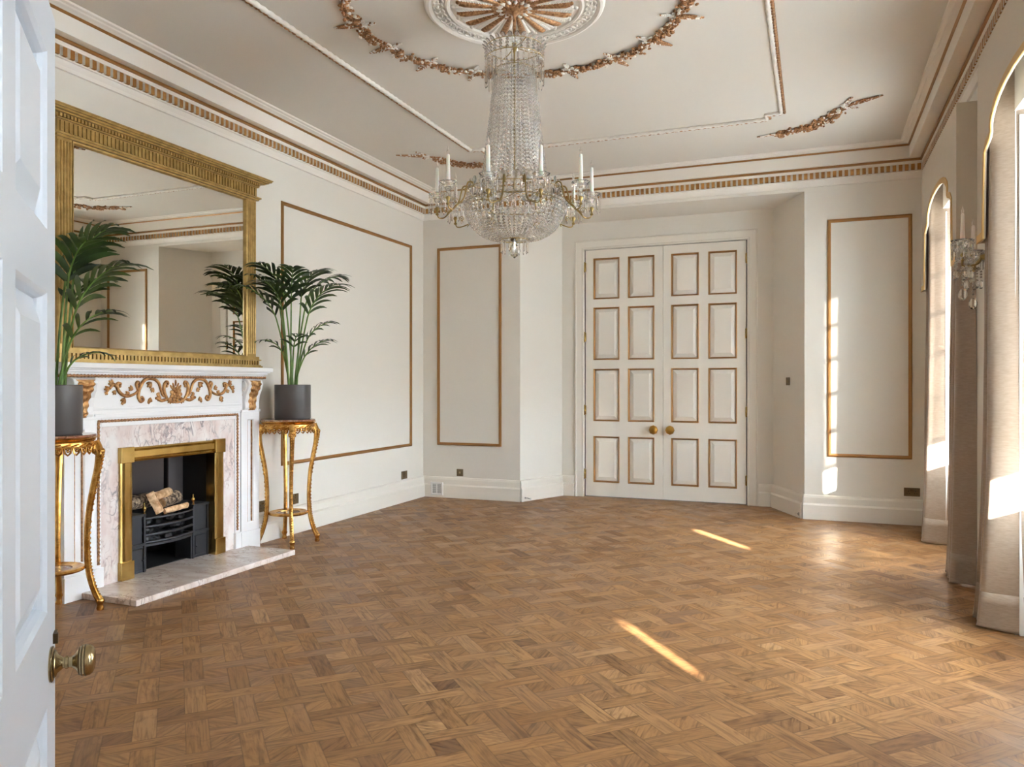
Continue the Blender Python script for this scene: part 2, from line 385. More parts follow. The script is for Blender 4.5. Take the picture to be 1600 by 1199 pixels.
# ================================================================== WALLS AND CEILING
def struct(o, label, cat='wall'): return tag(o, label, cat, kind='structure')
b = MB()
hy0, hy1, hz = 4.03, 4.91, .90                                     # hole of the fireplace
b.box((-4.85, .2, 0), (XL, hy0, 3.95)); b.box((-4.85, hy1, 0), (XL, 9.5, 3.95)); b.box((-4.85, hy0, hz), (XL, hy1, 3.95)); b.box((-5.25, hy0 - .15, -.05), (-5.08, hy1 + .15, 1.1)); b.box((-5.25, hy0 - .15, -.05), (-4.85, hy0, 1.1)); b.box((-5.25, hy1, -.05), (-4.85, hy1 + .15, 1.1)); b.box((-5.25, hy0 - .15, hz + .02), (-4.85, hy1 + .15, 1.1))
struct(b.build('wall_left', M['wall']), 'long cream wall with the fireplace and the gilt mirror')
b = MB()
PXY = lambda a, c, z: (a, c, z)
b.prism([(-4.57, YF), (-3.27, YF), (-2.97, YD), (-2.97, 9.5), (-4.57, 9.5)], 0, 3.95, PXY)
b.prism([(-.10, YF), (1.70, YF), (1.70, 9.5), (-.44, 9.5), (-.44, YD)], 0, 3.95, PXY)
b.prism([(-3.27, YF), (-.10, YF), (-.44, YD), (-.44, 9.5), (-2.97, 9.5), (-2.97, YD)], 3.41, 3.95, PXY)
b.box((-2.97, YD, 0), (-2.69, 9.5, 3.41)); b.box((-.715, YD, 0), (-.44, 9.5, 3.41)); b.box((-2.69, YD, 3.085), (-.715, 9.5, 3.41))
b.box((-2.9, 9.5, 0), (-.5, 9.55, 3.3))
struct(b.build('wall_far', M['wall']), 'cream end wall with a splayed recess around the double doors')
b = MB()
ys = [.2]
for c in sorted(WIN): ys += [c - WH, c + WH]
ys += [YF]
for k in range(0, len(ys), 2): b.box((XR, ys[k], 0), (1.70, ys[k + 1], 3.95))
for c in WIN:
    b.box((XR, c - WH, 2.93), (1.70, c + WH, 3.95)); b.box((1.40, c - WH, 0), (1.70, c + WH, .80))
    if c > 3: b.box((1.56, c - WH, .8), (1.70, c - WH + .13, 2.93))  # unseen outer return, added to narrow the sun patch
struct(b.build('wall_right', M['wall']), 'cream window wall with curtained bays and a crystal sconce')
b = MB()
b.box((-4.85, .3, 0), (-.72, YN, 3.95)); b.box((.26, .3, 0), (1.70, YN, 3.95)); b.box((-.72, .3, 2.09), (.26, YN, 3.95))
struct(b.build('wall_near', M['wall']), 'cream wall around the entrance doorway')
b = MB()
b.box((-1.3, -1.8, 0), (-1.2, .3, 2.8)); b.box((1.2, -1.8, 0), (1.3, .3, 2.8)); b.box((-1.3, -1.9, 0), (1.3, -1.8, 2.8)); b.box((-1.3, -1.9, 2.7), (1.3, .3, 2.8))
struct(b.build('wall_hallway', M['hallpaint']), 'pale hallway walls behind the doorway')
struct(MB().box((-4.85, .2, ZC), (1.70, 9.5, 3.95)).build('ceiling', M['ceil']), 'cream plaster ceiling with gilded relief', 'ceiling')

# ---- skirting boards
SK = [(0, .002), (.048, .002), (.048, .150), (.040, .158), (.030, .168), (.028, .226), (.020, .246), (.006, .252), (0, .254)]
def skirting(name, p, q, label, ext=(0, 0)):
    """runs p -> q; the room is on the left-hand side of the run; ext: sideways slope at either end (mitre)"""
    p = Vector((*p, 0)); q = Vector((*q, 0)); t = (q - p).normalized(); n_ = Vector((-t.y, t.x, 0)); b = MB(); v = []
    for d, z in SK: v.append(p + n_ * d + t * (d * ext[0]) + Vector((0, 0, z)))
    for d, z in SK: v.append(q + n_ * d - t * (d * ext[1]) + Vector((0, 0, z)))
    L = len(SK); b.add(v, [(i, i + 1, L + i + 1, L + i) for i in range(L - 1)] + [tuple(range(L)), tuple(range(2 * L - 1, L - 1, -1))])
    return tag(b.build(name, M['trim']), label, 'skirting board', kind='structure')
skirting('baseboard_left', (XL, YF), (XL, 5.49), 'cream skirting on the left wall beyond the fireplace', (1, 0))
skirting('baseboard_left_near', (XL, 3.45), (XL, YN), 'cream skirting on the left wall before the fireplace', (0, 1))
skirting('baseboard_far_left', (-3.27, YF), (XL, YF), 'cream skirting under the left gilt panel of the end wall', (-.34, 1))
skirting('baseboard_recess_left', (-2.97, YD), (-3.27, YF), 'cream skirting on the left splay of the door recess', (.65, -.34))
skirting('baseboard_recess_back', (-2.80, YD), (-2.97, YD), 'short cream skirting between the left splay and door frame', (0, .65))
skirting('baseboard_recess_end', (-.44, YD), (-.60, YD), 'short cream skirting between the door frame and right splay', (.65, 0))
skirting('baseboard_recess_right', (-.10, YF), (-.44, YD), 'cream skirting on the right splay of the door recess', (-.34, .65))
skirting('baseboard_far_right', (XR, YF), (-.10, YF), 'cream skirting under the double socket on the end wall', (1, -.34))
yr = [YN] + [v for c in sorted(WIN) for v in (c - WH, c + WH)] + [YF]
for k, nm in zip((0, 2, 6), ('near doorway corner', 'pier between the unseen and near bays', 'far corner by the last curtain')):
    skirting('baseboard_right', (XR, yr[k] + (.16 if k == 6 else 0)), (XR, yr[k + 1]), 'cream skirting on the window wall, ' + nm, (1 if k == 0 else 0, 1 if k == 6 else 0))

# ---- cornice: white plaster profile, two gilt lines, gilded dentils
CO = [(0, 3.445), (.018, 3.447), (.022, 3.47), (.034, 3.505), (.045, 3.508), (.045, 3.518), (.028, 3.520), (.028, 3.582), (.055, 3.584), (.055, 3.592), (.062, 3.615), (.070, 3.632),
      (.170, 3.612), (.180, 3.612), (.180, 3.735), (.190, 3.746), (.205, 3.752), (.232, 3.757), (.238, 3.765), (.262, 3.768), (.268, 3.779), (0, 3.779)]
def cornice(name, p, q, label):
    p = Vector((*p, 0)); q = Vector((*q, 0)); t = (q - p).normalized(); n_ = Vector((-t.y, t.x, 0)); ln = (q - p).length
    def at(d, z, s): return (p + n_ * d + t * (d if s == 0 else ln - d) + Vector((0, 0, z)))
    b = MB(); L = len(CO)
    b.add([at(d, z, 0) for d, z in CO] + [at(d, z, 1) for d, z in CO], [(i, i + 1, L + i + 1, L + i) for i in range(L - 1)] + [tuple(range(L)), tuple(range(2 * L - 1, L - 1, -1))])
    o = tag(b.build(name, M['plaster']), label, 'cornice', kind='structure')
    for prof in ([(.060, 3.609), (.074, 3.612), (.0755, 3.629), (.066, 3.640)], [(.178, 3.729), (.1855, 3.731), (.196, 3.742), (.188, 3.749)]):
        g = MB(); g.add([at(d, z, 0) for d, z in prof] + [at(d, z, 1) for d, z in prof], [(i, (i + 1) % 4, 4 + (i + 1) % 4, 4 + i) for i in range(4)] + [(0, 1, 2, 3), (7, 6, 5, 4)])
        g.build('gilt_line', M['gilt'], o)
    g = MB(); k = int(ln / .0545); st = ln / k
    for i in range(k):
        s0 = i * st + .010; s1 = s0 + st * .60
        c0 = p + t * s0; c1 = p + t * s1
        v = []
        for z in (3.523, 3.581):
            for c, d in ((c0, .02), (c1, .02), (c1, .054), (c0, .054)): v.append(c + n_ * d + Vector((0, 0, z)))
        g.add(v, [(0, 3, 2, 1), (4, 5, 6, 7), (0, 1, 5, 4), (1, 2, 6, 5), (2, 3, 7, 6), (3, 0, 4, 7)])
    g.m = [1, 1, 1, 0, 1, 0] * 0 + [0 if i % 6 in (0, 4) else 1 for i in range(len(g.f))]
    g.build('dentil_band', [M['dentil'], M['plaster']], o)
    return o
cornice('trim_1', (XL, YF), (XL, YN), 'cream cornice with gilt lines and dentils along the fireplace wall')
cornice('trim_2', (XR, YF), (XL, YF), 'cream cornice with gilt dentils above the double doors')
cornice('trim_3', (XR, YN), (XR, YF), 'cream cornice with gilt dentils above the curtains')
cornice('trim_4', (XL, YN), (XR, YN), 'cream cornice with gilt dentils above the entrance doorway')

# ================================================================== WALL PANEL MOULDINGS
PM = [(0, .0), (0, .010), (.004, .018), (.012, .020), (.016, .013), (.022, .012), (.028, .009), (.034, .009), (.034, 0)]
def panel(P, a0, b0, a1, b1, label, at):
    t = MB().rect_frame(a0, b0, a1, b1, PM, P)
    o = t.build('wall_panel_moulding', M['gilt'], None, 30)
    o.data.transform(Matrix.Translation(-Vector(at))); o.location = at
    return tag(o, label, 'wall moulding', 'gilt wall panel mouldings')
PL = lambda a, b_, c: (XL + c, a, b_)
PF = lambda a, b_, c: (a, YF - c, b_)
panel(PL, 5.837, .648, 8.298, 3.087, 'large gilt rectangular moulding on the left wall behind the palm', (XL, 7.07, .648))
panel(PF, -4.370, .647, -3.509, 3.088, 'tall gilt rectangular moulding on the end wall beside the left corner', (-3.94, YF, .647))
panel(PF, .121, .652, .902, 3.096, 'tall gilt rectangular moulding on the end wall beside the curtains', (.51, YF, .652))

# ================================================================== DOUBLE DOORS
PD = lambda a, b_, c: (a, YD - c, b_)
def leaf(name, a0, a1, cols, knob_a, hinge_a, label):
    rows = [(.185, .755), (.942, 1.591), (1.70, 2.351), (2.453, 2.961)]
    z0, z1 = .012, 3.066; T0, T1 = -.045, .0
    root = thing(name, ((a0 + a1) / 2, YD, z0), label, 'door', kind='structure')
    b = MB(); xs = [a0, cols[0][0], cols[0][1], cols[1][0], cols[1][1], a1]
    for k in (0, 2, 4): b.box((xs[k], z0, T0), (xs[k + 1], z1, T1), P=PD)
    zs = [z0] + [v for r in rows for v in r] + [z1]
    for k in range(0, len(zs), 2):
        for c in cols: b.box((c[0], zs[k], T0), (c[1], zs[k + 1], T1), P=PD)
    b.build('leaf', M['trim'], root)
    for c in cols:
        for r in rows:
            pb = MB(); pb.box((c[0], r[0], T0), (c[1], r[1], -.022), P=PD)
            pb.frustum(c[0] + .022, r[0] + .022, c[1] - .022, r[1] - .022, -.022, .045, -.004, PD)
            po = pb.build('panel', M['trim'], root)
            MB().rect_frame(c[0], r[0], c[1], r[1], [(0, -.02), (0, .004), (.006, .007), (.012, .003), (.016, -.004), (.020, -.02)], PD).build('gilt_bead', M['gilt'], po, 30)
    k = MB(); R = axis_to((0, -1, 0))
    k.lathe([(.030, 0), (.030, .006), (.014, .010), (.012, .040), (.026, .046), (.052, .058), (.056, .070), (.050, .084), (.030, .094), (0, .096)], 8, (knob_a, YD, .852), R)
    tag(k.build('door_knob', M['knobbrass'], root, 30), 'octagonal brass door knob')
    for hz_ in (.284, 1.079, 1.988, 2.859):
        h = MB(); h.lathe([(0, 0), (.006, .002), (.0095, .006), (.0095, .124), (.006, .128), (0, .130)], 10, (hinge_a, YD - .008, hz_ - .065))
        h.box((hinge_a - .016, YD - .003, hz_ - .055), (hinge_a + .016, YD + .002, hz_ + .055))
        h.build('hinge', M['brass'], root, 40)
    return root
leaf('door_1', -2.664, -1.700, [(-2.561, -2.232), (-2.126, -1.802)], -1.802, -2.672, 'left leaf of the tall cream panelled double doors')
leaf('door_2', -1.696, -.740, [(-1.601, -1.276), (-1.167, -.841)], -1.605, -.732, 'right leaf of the tall cream panelled double doors')
b = MB()
AP = [(0, 0), (0, .022), (.012, .028), (.022, .022), (.09, .018), (.098, .026), (.112, .026), (.118, .012), (.118, -.02)]
v = []
for u, o_ in AP:
    for a, z in ((-2.795 + u, 0), (-2.795 + u, 3.19 - u), (-.610 - u, 3.19 - u), (-.610 - u, 0)): v.append(PD(a, z, o_))
f = []
for k in range(len(AP) - 1):
    for i in range(3): f.append((k * 4 + i, k * 4 + i + 1, k * 4 + 5 + i, k * 4 + 4 + i))
b.add(v, f)
tag(b.build('trim_5', M['trim']), 'cream moulded frame around the double doors', 'door frame', kind='structure')
# black box that paints the shade behind the door leaves
tag(MB().box((-2.69, YD + .05, 0), (-.715, YD + .18, 3.085)).build('trim_6', M['soot_shade']), 'black filler painted as shade behind the double doors', 'door frame', kind='structure')

# ================================================================== FOREGROUND DOOR
ED = Vector((-1.28177, 1.00135)); DR = Vector((-.712, .702)).normalized(); DN = Vector((.702, .712)).normalized()
PO = lambda t, z, n: (ED.x - DR.x * t + DN.x * n, ED.y - DR.y * t + DN.y * n, z)
def front_door():
    W_, H = .885, 2.058; root = thing('door_3', (PO(W_, 0, 0)[0], PO(W_, 0, 0)[1], 0), 'open white panelled entrance door at the left edge', 'door', kind='structure')
    cols = [(.100, .398), (.487, .785)]; rows = [(.22, .852), (1.012, 1.555), (1.662, 1.965)]
    xs = [0, *cols[0], *cols[1], W_]; zs = [.008] + [v for r in rows for v in r] + [H]
    b = MB()
    for k in (0, 2, 4): b.box((xs[k], zs[0], -.045), (xs[k + 1], H, 0), P=PO)
    for k in range(0, len(zs), 2):
        for c in cols: b.box((c[0], zs[k], -.045), (c[1], zs[k + 1], 0), P=PO)
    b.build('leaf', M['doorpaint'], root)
    for c in cols:
        for r in rows:
            p = MB(); p.box((c[0], r[0], -.045), (c[1], r[1], -.022), P=PO)
            p.frustum(c[0] + .006, r[0] + .006, c[1] - .006, r[1] - .006, -.022, .05, -.003, PO)
            p.rect_frame(c[0], r[0], c[1], r[1], [(0, 0), (.006, -.006), (.010, -.014), (.012, -.024)], PO)
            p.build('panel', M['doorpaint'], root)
    kz, kt = .912, .060; R = axis_to((DN.x, DN.y, 0)); c = PO(kt, kz, 0)
    k = MB().lathe([(.0300, 0), (.0300, .003), (.028, .005), (.0235, .006), (.0215, .009), (.016, .011), (.012, .016), (.0095, .019)], 40, c, R)
    ro = k.build('knob_rose', M['agedbrass'], root, 35)
    MB().lathe([(.0302, .0022), (.0307, .003), (.0302, .0038)], 40, c, R).build('rose_line', M['dkbrass'], ro, 35)
    MB().lathe([(.0238, .0058), (.0242, .0066), (.0225, .0078)], 40, c, R).build('rose_line', M['dkbrass'], ro, 35)
    kn = MB().lathe([(.0088, .016), (.0088, .022), (.0108, .023), (.0108, .027), (.009, .028), (.0100, .034), (.015, .039), (.0215, .043), (.0245, .046), (.0262, .050), (.0266, .055), (.0258, .061), (.0225, .0655), (.016, .0685), (.008, .0698), (0, .070)], 40, c, R)
    ko = tag(kn.build('door_knob', M['agedbrass'], root, 35), 'banded antique brass door knob')
    for h0, r_ in ((.0445, .0238), (.0490, .0259), (.0535, .0267)):
        MB().lathe([(r_ - .001, h0 - .0012), (r_ + .0006, h0 - .0004), (r_ + .0006, h0 + .0008), (r_ - .001, h0 + .0016)], 40, c, R).build('knob_line', M['dkbrass'], ko, 35)
    l_ = MB().box((.020, kz + .026, -.001), (.030, kz + .044, .008), P=PO); l_.box((.004, kz + .038, -.001), (.020, kz + .044, .005), P=PO)
    l_.build('latch', M['dkbrass'], root)
    for hz_ in (.25, 1.05, 1.85):
        h = MB(); q = PO(W_ + .004, hz_ - .05, -.02); h.lathe([(.007, 0), (.007, .1)], 10, q); h.build('hinge', M['agedbrass'], root, 40)
front_door()

# ================================================================== WINDOWS, PELMETS, CURTAINS
def window(i, c, where):
    root = thing('window_%d' % i, (1.5, c, .80), 'tall white sash window ' + where, 'window', kind='structure')
    y0, y1 = c - WH, c + WH; X0, X1 = 1.44, 1.50
    b = MB()
    for a0, a1, z0, z1 in ((y0, y0 + .05, .8, 2.93), (y1 - .05, y1, .8, 2.93), (y0, y1, .8, .84), (y0, y1, 2.87, 2.93)): b.box((X0 - .02, a0, z0), (X1 + .02, a1, z1))
    b.build('frame', M['winframe'], root)
    s = MB()
    for z in (1.11, 1.48, 1.86, 2.22, 2.56): s.box((X0, y0 + .05, z - .014), (X1, y1 - .05, z + .014))
    for k in (1, 2):
        y = y0 + .05 + (y1 - y0 - .1) * k / 3; s.box((X0 + .01, y - .011, .84), (X1 - .01, y + .011, 2.87))
    s.build('glazing_bars', M['winframe'], root)
    p = MB(); p.box((1.468, y0 + .05, .84), (1.472, y1 - .05, 1.11)); p.build('pane', M['pane'], root)
    p = MB(); p.add([(1.47, y0 + .05, 1.11), (1.47, y1 - .05, 1.11), (1.47, y1 - .05, 2.87), (1.47, y0 + .05, 2.87)], [(0, 1, 2, 3)]); p.build('pane', M['film' if i == 1 else 'filmdense'], root)
    l_ = MB()                                                        # moulded linings and the seat below
    for y, s_ in ((y1, -1), (y0, 1)):
        a, b_ = sorted((y, y + s_ * .012)); l_.box((XR + .002, a, .0), (1.40, b_, 2.93))
        for x in (XR + .02, XR + .07, 1.30):
            a2, b2 = sorted((y + s_ * .012, y + s_ * .026)); l_.box((x, a2, .0), (x + .03, b2, 2.90))
    l_.box((1.36, y0 + .012, 0), (1.40, y1 - .012, .80)); l_.box((1.33, y0 + .012, .78), (1.44, y1 - .012, .81))
    l_.build('lining', M['winframe'], root)
    if i == 3:                                                       # unseen boards added to cut the sun to one narrow streak
        for a0, a1 in ((y0 + .012, 1.47), (1.575, y1 - .012)):
            sh = MB(); Q = lambda a, z, o_: (1.27 - o_, a, z); sh.box((a0, .02, -.02), (a1, 1.70, 0), P=Q)
            for z0, z1 in ((.12, .80), (.92, 1.60)): sh.rect_frame(a0 + .04, z0, a1 - .04, z1, [(0, 0), (0, .012), (.02, .012), (.03, 0)], Q)
            sh.build('sun_gap_board', M['winframe'], root)
for i, (c, w_) in enumerate(zip(WIN, ('in the bay nearest the end wall', 'in the bay nearest the camera', 'in the bay by the entrance doorway')), 1): window(i, c, w_)

PX = .913
def outline(c):
    half = [(.735, 2.245), (.722, 2.50), (.700, 2.735), (.655, 2.752), (.560, 2.775), (.525, 2.800), (.530, 2.845), (.515, 2.868), (.440, 2.910), (.345, 2.938), (.20, 2.960), (0, 2.968)]
    return [(c + a, z) for a, z in half] + [(c - a, z) for a, z in reversed(half[:-1])]
def pelmet(c, label):
    root = thing('pelmet', (PX, c, 2.245), label, 'pelmet', 'shaped pelmets over the windows')
    ol = outline(c); Q = lambda a, z, x: (x, a, z)
    poly = [(c + .92, 3.35), (c + .92, 2.245)] + ol + [(c - .92, 2.245), (c - .92, 3.35)]
    MB().prism(poly, PX, PX + .009, Q).build('front_board', M['pelmet'], root)
    for s_ in (1, -1):
        y0, y1 = sorted((c + s_ * .92, c + s_ * .898)); MB().box((PX + .009, y0, 2.245), (XR, y1, 3.35)).build('side_board', M['pelmet'], root)
    MB().box((PX + .009, c - .898, 3.33), (XR, c + .898, 3.35)).build('top_board', M['pelmet'], root)
    # flat braid that follows the lower edge, and a rounded cord on the edge itself
    pts = [Vector((a, z)) for a, z in ([(c + .92, 2.245)] + ol + [(c - .92, 2.245)])]
    out = []
    for k, p in enumerate(pts):
        a = pts[max(k - 1, 0)]; d = pts[min(k + 1, len(pts) - 1)]; t = (d - a).normalized(); n_ = Vector((t.y, -t.x))
        if n_.dot(Vector((0, 1))) < 0 and abs(n_.y) > .3: n_ = -n_
        if abs(n_.y) <= .3: n_ = Vector((1 if p.x > c else -1, 0)) * 1.0
        out.append(p + n_ * .042)
    out[0] = Vector((c + .92, 2.290)); out[-1] = Vector((c - .92, 2.290)); out[1] = Vector((c + .735 + .043, 2.290)); out[-2] = Vector((c - .735 - .043, 2.290))
    v = []; f = []
    for p, q in zip(pts, out):
        v += [(PX - .006, p.x, p.y), (PX - .006, q.x, q.y), (PX + .001, p.x, p.y), (PX + .001, q.x, q.y)]
    for k in range(len(pts) - 1):
        a = 4 * k; b_ = a + 4; f += [(a, a + 1, b_ + 1, b_), (a + 1, a + 3, b_ + 3, b_ + 1), (a, b_, b_ + 2, a + 2)]
    MB().add(v, f).build('braid', M['braid'], root)
    MB().tube([(PX - .004, p.x, p.y) for p in pts], .0045, 6).build('edge_cord', M['braid'], root, 60)
pelmet(WIN[0], 'cream pelmet with gold stepped edge above the far window bay')
pelmet(WIN[1], 'cream pelmet with gold stepped edge above the near window bay at the right edge')

def curtain(path, z0, z1, label, seed, flare=1.0, lining=None):
    """path: cross-section points (x, y) at mid height; folds loosen towards the floor"""
    rs = random.Random(seed); P = catmull([(x, y, 0) for x, y in path], 8); n = len(P); rows = 28
    cx = sum(p.x for p in P) / n; cy = sum(p.y for p in P) / n
    root = thing('curtain', (cx, cy, z0), label, 'curtain', 'beige silk curtains')
    v = []; f = []
    ph = [rs.uniform(0, 6) for _ in range(4)]
    for r in range(rows + 1):
        t = r / rows; z = z0 + (z1 - z0) * (t ** 1.6 if t < 1 else 1)
        k = 1 + .10 * flare * (1 - t) ** 3
        for i, p in enumerate(P):
            u = i / n
            wx = .008 * sin(9 * u + ph[0] + 2.1 * z) * (1 - t) + .005 * sin(21 * u + ph[1] + 3 * z) * (1 - t)
            wy = .010 * sin(7 * u + ph[2] + 1.7 * z) * (1 - t)
            zz = z
            if r == 0: zz = z0 + .006 * sin(14 * u + ph[3])
            v.append((cx + (p.x - cx) * k + wx - .055 * flare * (1 - t) ** 1.5 * min(1, max(0, (1.04 - p.x) / .08)), cy + (p.y - cy) * (1 + .04 * flare * (1 - t) ** 2) + wy, zz))
    for r in range(rows):
        for i in range(n - 1): f.append((r * n + i, r * n + i + 1, (r + 1) * n + i + 1, (r + 1) * n + i))
    o = MB().add(v, f).build('drape', M['silk'], root, 60)
    so = o.modifiers.new('solid', 'SOLIDIFY'); so.thickness = .005; so.offset = 0
    # deep stitched hem: a second layer along the bottom
    hv = []; hf = []
    for r in range(0, 6):
        for i in range(n):
            x, y, z = v[r * n + i]; hv.append((x, y, z))
    for r in range(5):
        for i in range(n - 1): hf.append((r * n + i, r * n + i + 1, (r + 1) * n + i + 1, (r + 1) * n + i))
    h = MB().add(hv, hf).build('hem', M['silk'], root, 60); so = h.modifiers.new('solid', 'SOLIDIFY'); so.thickness = .007; so.offset = 0
    if lining:
        lv = []; lf = []
        for r in range(rows + 1):
            x, y, z = v[r * n + (n - 1 if lining > 0 else 0)]; lv += [(x, y, z + .02), (x + .03, y + .045, z + .02)]
        for r in range(rows): lf.append((2 * r, 2 * r + 1, 2 * r + 3, 2 * r + 2))
        q = MB().add(lv, lf).build('lining_edge', M['lining'], root, 60); so = q.modifiers.new('solid', 'SOLIDIFY'); so.thickness = .003
curtain([(1.28, 7.605), (1.17, 7.612), (1.06, 7.63), (.985, 7.672), (.945, 7.70), (.955, 7.775), (.992, 7.795), (.962, 7.825), (.945, 7.85), (.985, 7.875), (.955, 7.905), (.972, 7.925)], .008, 3.28,
        'beige silk curtain against the end wall corner, at the far window', 1, .9)
curtain([(1.036, 6.115), (1.00, 6.130), (.945, 6.150), (.930, 6.185), (.965, 6.235), (.985, 6.26), (.945, 6.29), (.960, 6.33), (.985, 6.355), (.942, 6.385), (.965, 6.43), (.985, 6.46), (.945, 6.49), (.975, 6.53)], .008, 3.28,
        'beige silk curtain with turned-up hem below the crystal sconce', 2, .9)
curtain([(1.12, 5.025), (1.06, 5.040), (1.00, 5.065), (.955, 5.095), (.938, 5.130), (.960, 5.185), (.975, 5.205), (.945, 5.230), (.955, 5.265), (.980, 5.290), (.950, 5.315)], .008, 3.28,
        'beige silk curtain of the near bay with sunlit inner face, at the right edge', 3, 1.0, 1)

# ================================================================== FIREPLACE
PY = lambda a, b_, c: (XL + c, a, b_)         # on the left wall: along, up, out
def mantel():
    root = thing('mantelpiece', (XL, FY, 0), 'white painted mantelpiece with gilded scrolls and pink marble surround', 'fireplace')
    for s_, nm in ((1, 'r'), (-1, 'l')):
        def Q(a, z, o_, s_=s_): return PY(FY + s_ * a, z, o_)
        p = MB()
        p.box((.700, 0, 0), (.932, .16, .128), P=Q); p.box((.706, .16, 0), (.928, 1.175, .10), P=Q)
        p.rect_frame(.706, .16, .928, 1.175, [(0, .10), (0, .12), (.072, .12), (.078, .112), (.080, .10)], Q)
        p.box((.928, 0, 0), (.985, 1.44, .05), P=Q)
        p.box((.700, 1.165, 0), (.934, 1.185, .130), P=Q)
        po = bevel(p.build('pilaster', M['white'], root), .003)
        MB().rect_frame(.783, .198, .851, 1.122, [(0, .1005), (0, .1085), (.003, .112), (.007, .112), (.009, .1085), (.009, .1005)], Q).build('gilt_line', M['giltceil'], po)
        # console bracket
        prof = [(0, 1.18), (.128, 1.18), (.140, 1.20), (.138, 1.25), (.150, 1.31), (.172, 1.36), (.182, 1.405), (.170, 1.432), (.14, 1.445), (0, 1.445)]
        c = MB(); c.prism([(o_, z) for o_, z in prof], .728, .905, lambda o_, z, a, Q=Q: Q(a, z, o_)); co = bevel(c.build('console', M['white'], root), .006)
        fr = [(.129, 1.18), (.142, 1.20), (.140, 1.25), (.152, 1.31), (.174, 1.36), (.184, 1.402), (.172, 1.430)]
        lf = MB(); cs = catmull([(o_, z, 0) for o_, z in fr], 6); vv = []; ff = []; m_ = 9
        for k, q in enumerate(cs):
            u = k / (len(cs) - 1); hw = .036 + .030 * u + .006 * sin(u * 40)
            for i in range(m_):
                w_ = i / (m_ - 1) * 2 - 1
                rib = .010 * (1 - w_ * w_) + .006 * cos(w_ * 3 * pi) + .004 * sin(u * 44 - abs(w_) * 5)
                vv.append(Q(.8165 + w_ * hw, q.y, q.x + max(rib, 0)))
        for k in range(len(cs) - 1):
            for i in range(m_ - 1): ff.append((k * m_ + i, k * m_ + i + 1, (k + 1) * m_ + i + 1, (k + 1) * m_ + i))
        lf.add(vv, ff); lf.build('acanthus_leaf', M['copperleaf'], co, 60)
        # volute ring on the inner side of the bracket
        vr = MB(); cen = (1.385, .125)
        vr.tube([Q(.727, cen[0] + .036 * sin(t) * 1.15, cen[1] + .026 * cos(t)) for t in [2 * pi * k / 20 for k in range(20)]], .006, 6, closed=True); vr.build('volute', M['white'], co, 60)
        for k in range(3): MB().ball(Q(.727, 1.31 - .03 * k, .105 - .004 * k), .016 - .003 * k, 7, 5, (.5, .8, 1.2)).build('gilt_husk', M['copperleaf'], co, 60)
    fz = MB()
    fz.box((FY - .74, 1.175, 0), (FY + .74, 1.45, .112), P=PY)
    fz.box((FY - .72, 1.226, .112), (FY + .72, 1.240, .122), P=PY); fz.box((FY - .70, 1.17, .0), (FY + .70, 1.20, .118), P=PY)
    bevel(fz.build('frieze', M['white'], root), .003)
    # inner casing around the marble and its gilt rope
    cs = MB()
    for a0, a1, z0, z1 in ((-.705, -.643, .0, 1.175), (.643, .705, .0, 1.175), (-.643, .643, 1.112, 1.175)): cs.box((FY + a0, z0, 0), (FY + a1, z1, .108), P=PY)
    for s_ in (-1, 1):
        a0, a1 = sorted((FY + s_ * .635, FY + s_ * .706)); cs.box((a0, 0, 0), (a1, .17, .124), P=PY)
    bevel(cs.build('casing', M['white'], root), .003)
    def rope(pts, r, pitch, name, par, mt):
        pts = [Vector(p) for p in pts]; b = MB(); P = []
        for a, c in zip(pts[:-1], pts[1:]):
            k = max(2, int((c - a).length / (pitch / 5)))
            P += [a.lerp(c, i / k) for i in range(k)]
        P.append(pts[-1])
        b.tube(P, r, 8, twist=lambda an, k: 1 + .32 * sin(2 * an + k * 2 * pi / 5)); return b.build(name, mt, par, 80)
    rope([PY(FY - .668, .19, .112), PY(FY - .668, 1.150, .112), PY(FY + .668, 1.150, .112), PY(FY + .668, .19, .112)], .0085, .026, 'gilt_rope', root, M['giltceil'])
    for a0, a1, z0, z1 in ((-.643, -.485, .04, 1.112), (.485, .643, .04, 1.112), (-.485, .485, .93, 1.112)):
        MB().box((FY + a0, z0, 0), (FY + a1, z1, .100), P=PY).build('marble_slip', M['marble'], root)
    sh = MB(); HS = [(.935, .14, 1.445, 1.462), (.948, .155, 1.462, 1.478), (.968, .176, 1.478, 1.494), (.985, .192, 1.494, 1.504), (1.005, .206, 1.504, 1.540)]
    for hw, o_, z0, z1 in HS: sh.box((FY - hw, z0, 0), (FY + hw, z1, o_), P=PY)
    bevel(sh.build('shelf', M['white'], root), .004)
    rope([PY(FY - .955, 1.452, .06), PY(FY - .955, 1.455, .162), PY(FY + .955, 1.455, .162), PY(FY + .955, 1.452, .06)], .009, .026, 'gilt_rope', root, M['giltceil'])
    # gilded scroll work on the frieze: drawn once, mirrored
    sc = .61 / 395.0
    curves = [[(0, 330), (40, 322), (62, 300), (76, 268), (72, 238), (58, 226), (50, 236), (58, 248)],
              [(66, 300), (84, 292), (96, 262), (110, 230), (145, 212), (190, 220), (218, 258), (226, 295), (212, 320), (196, 312), (204, 298), (212, 304)],
              [(222, 262), (246, 284), (290, 294), (325, 278), (342, 250), (336, 234), (322, 236), (326, 248)], [(226, 268), (236, 240), (228, 228), (220, 238)],
              [(342, 252), (360, 240), (378, 256)], [(60, 312), (90, 318), (120, 306)]]
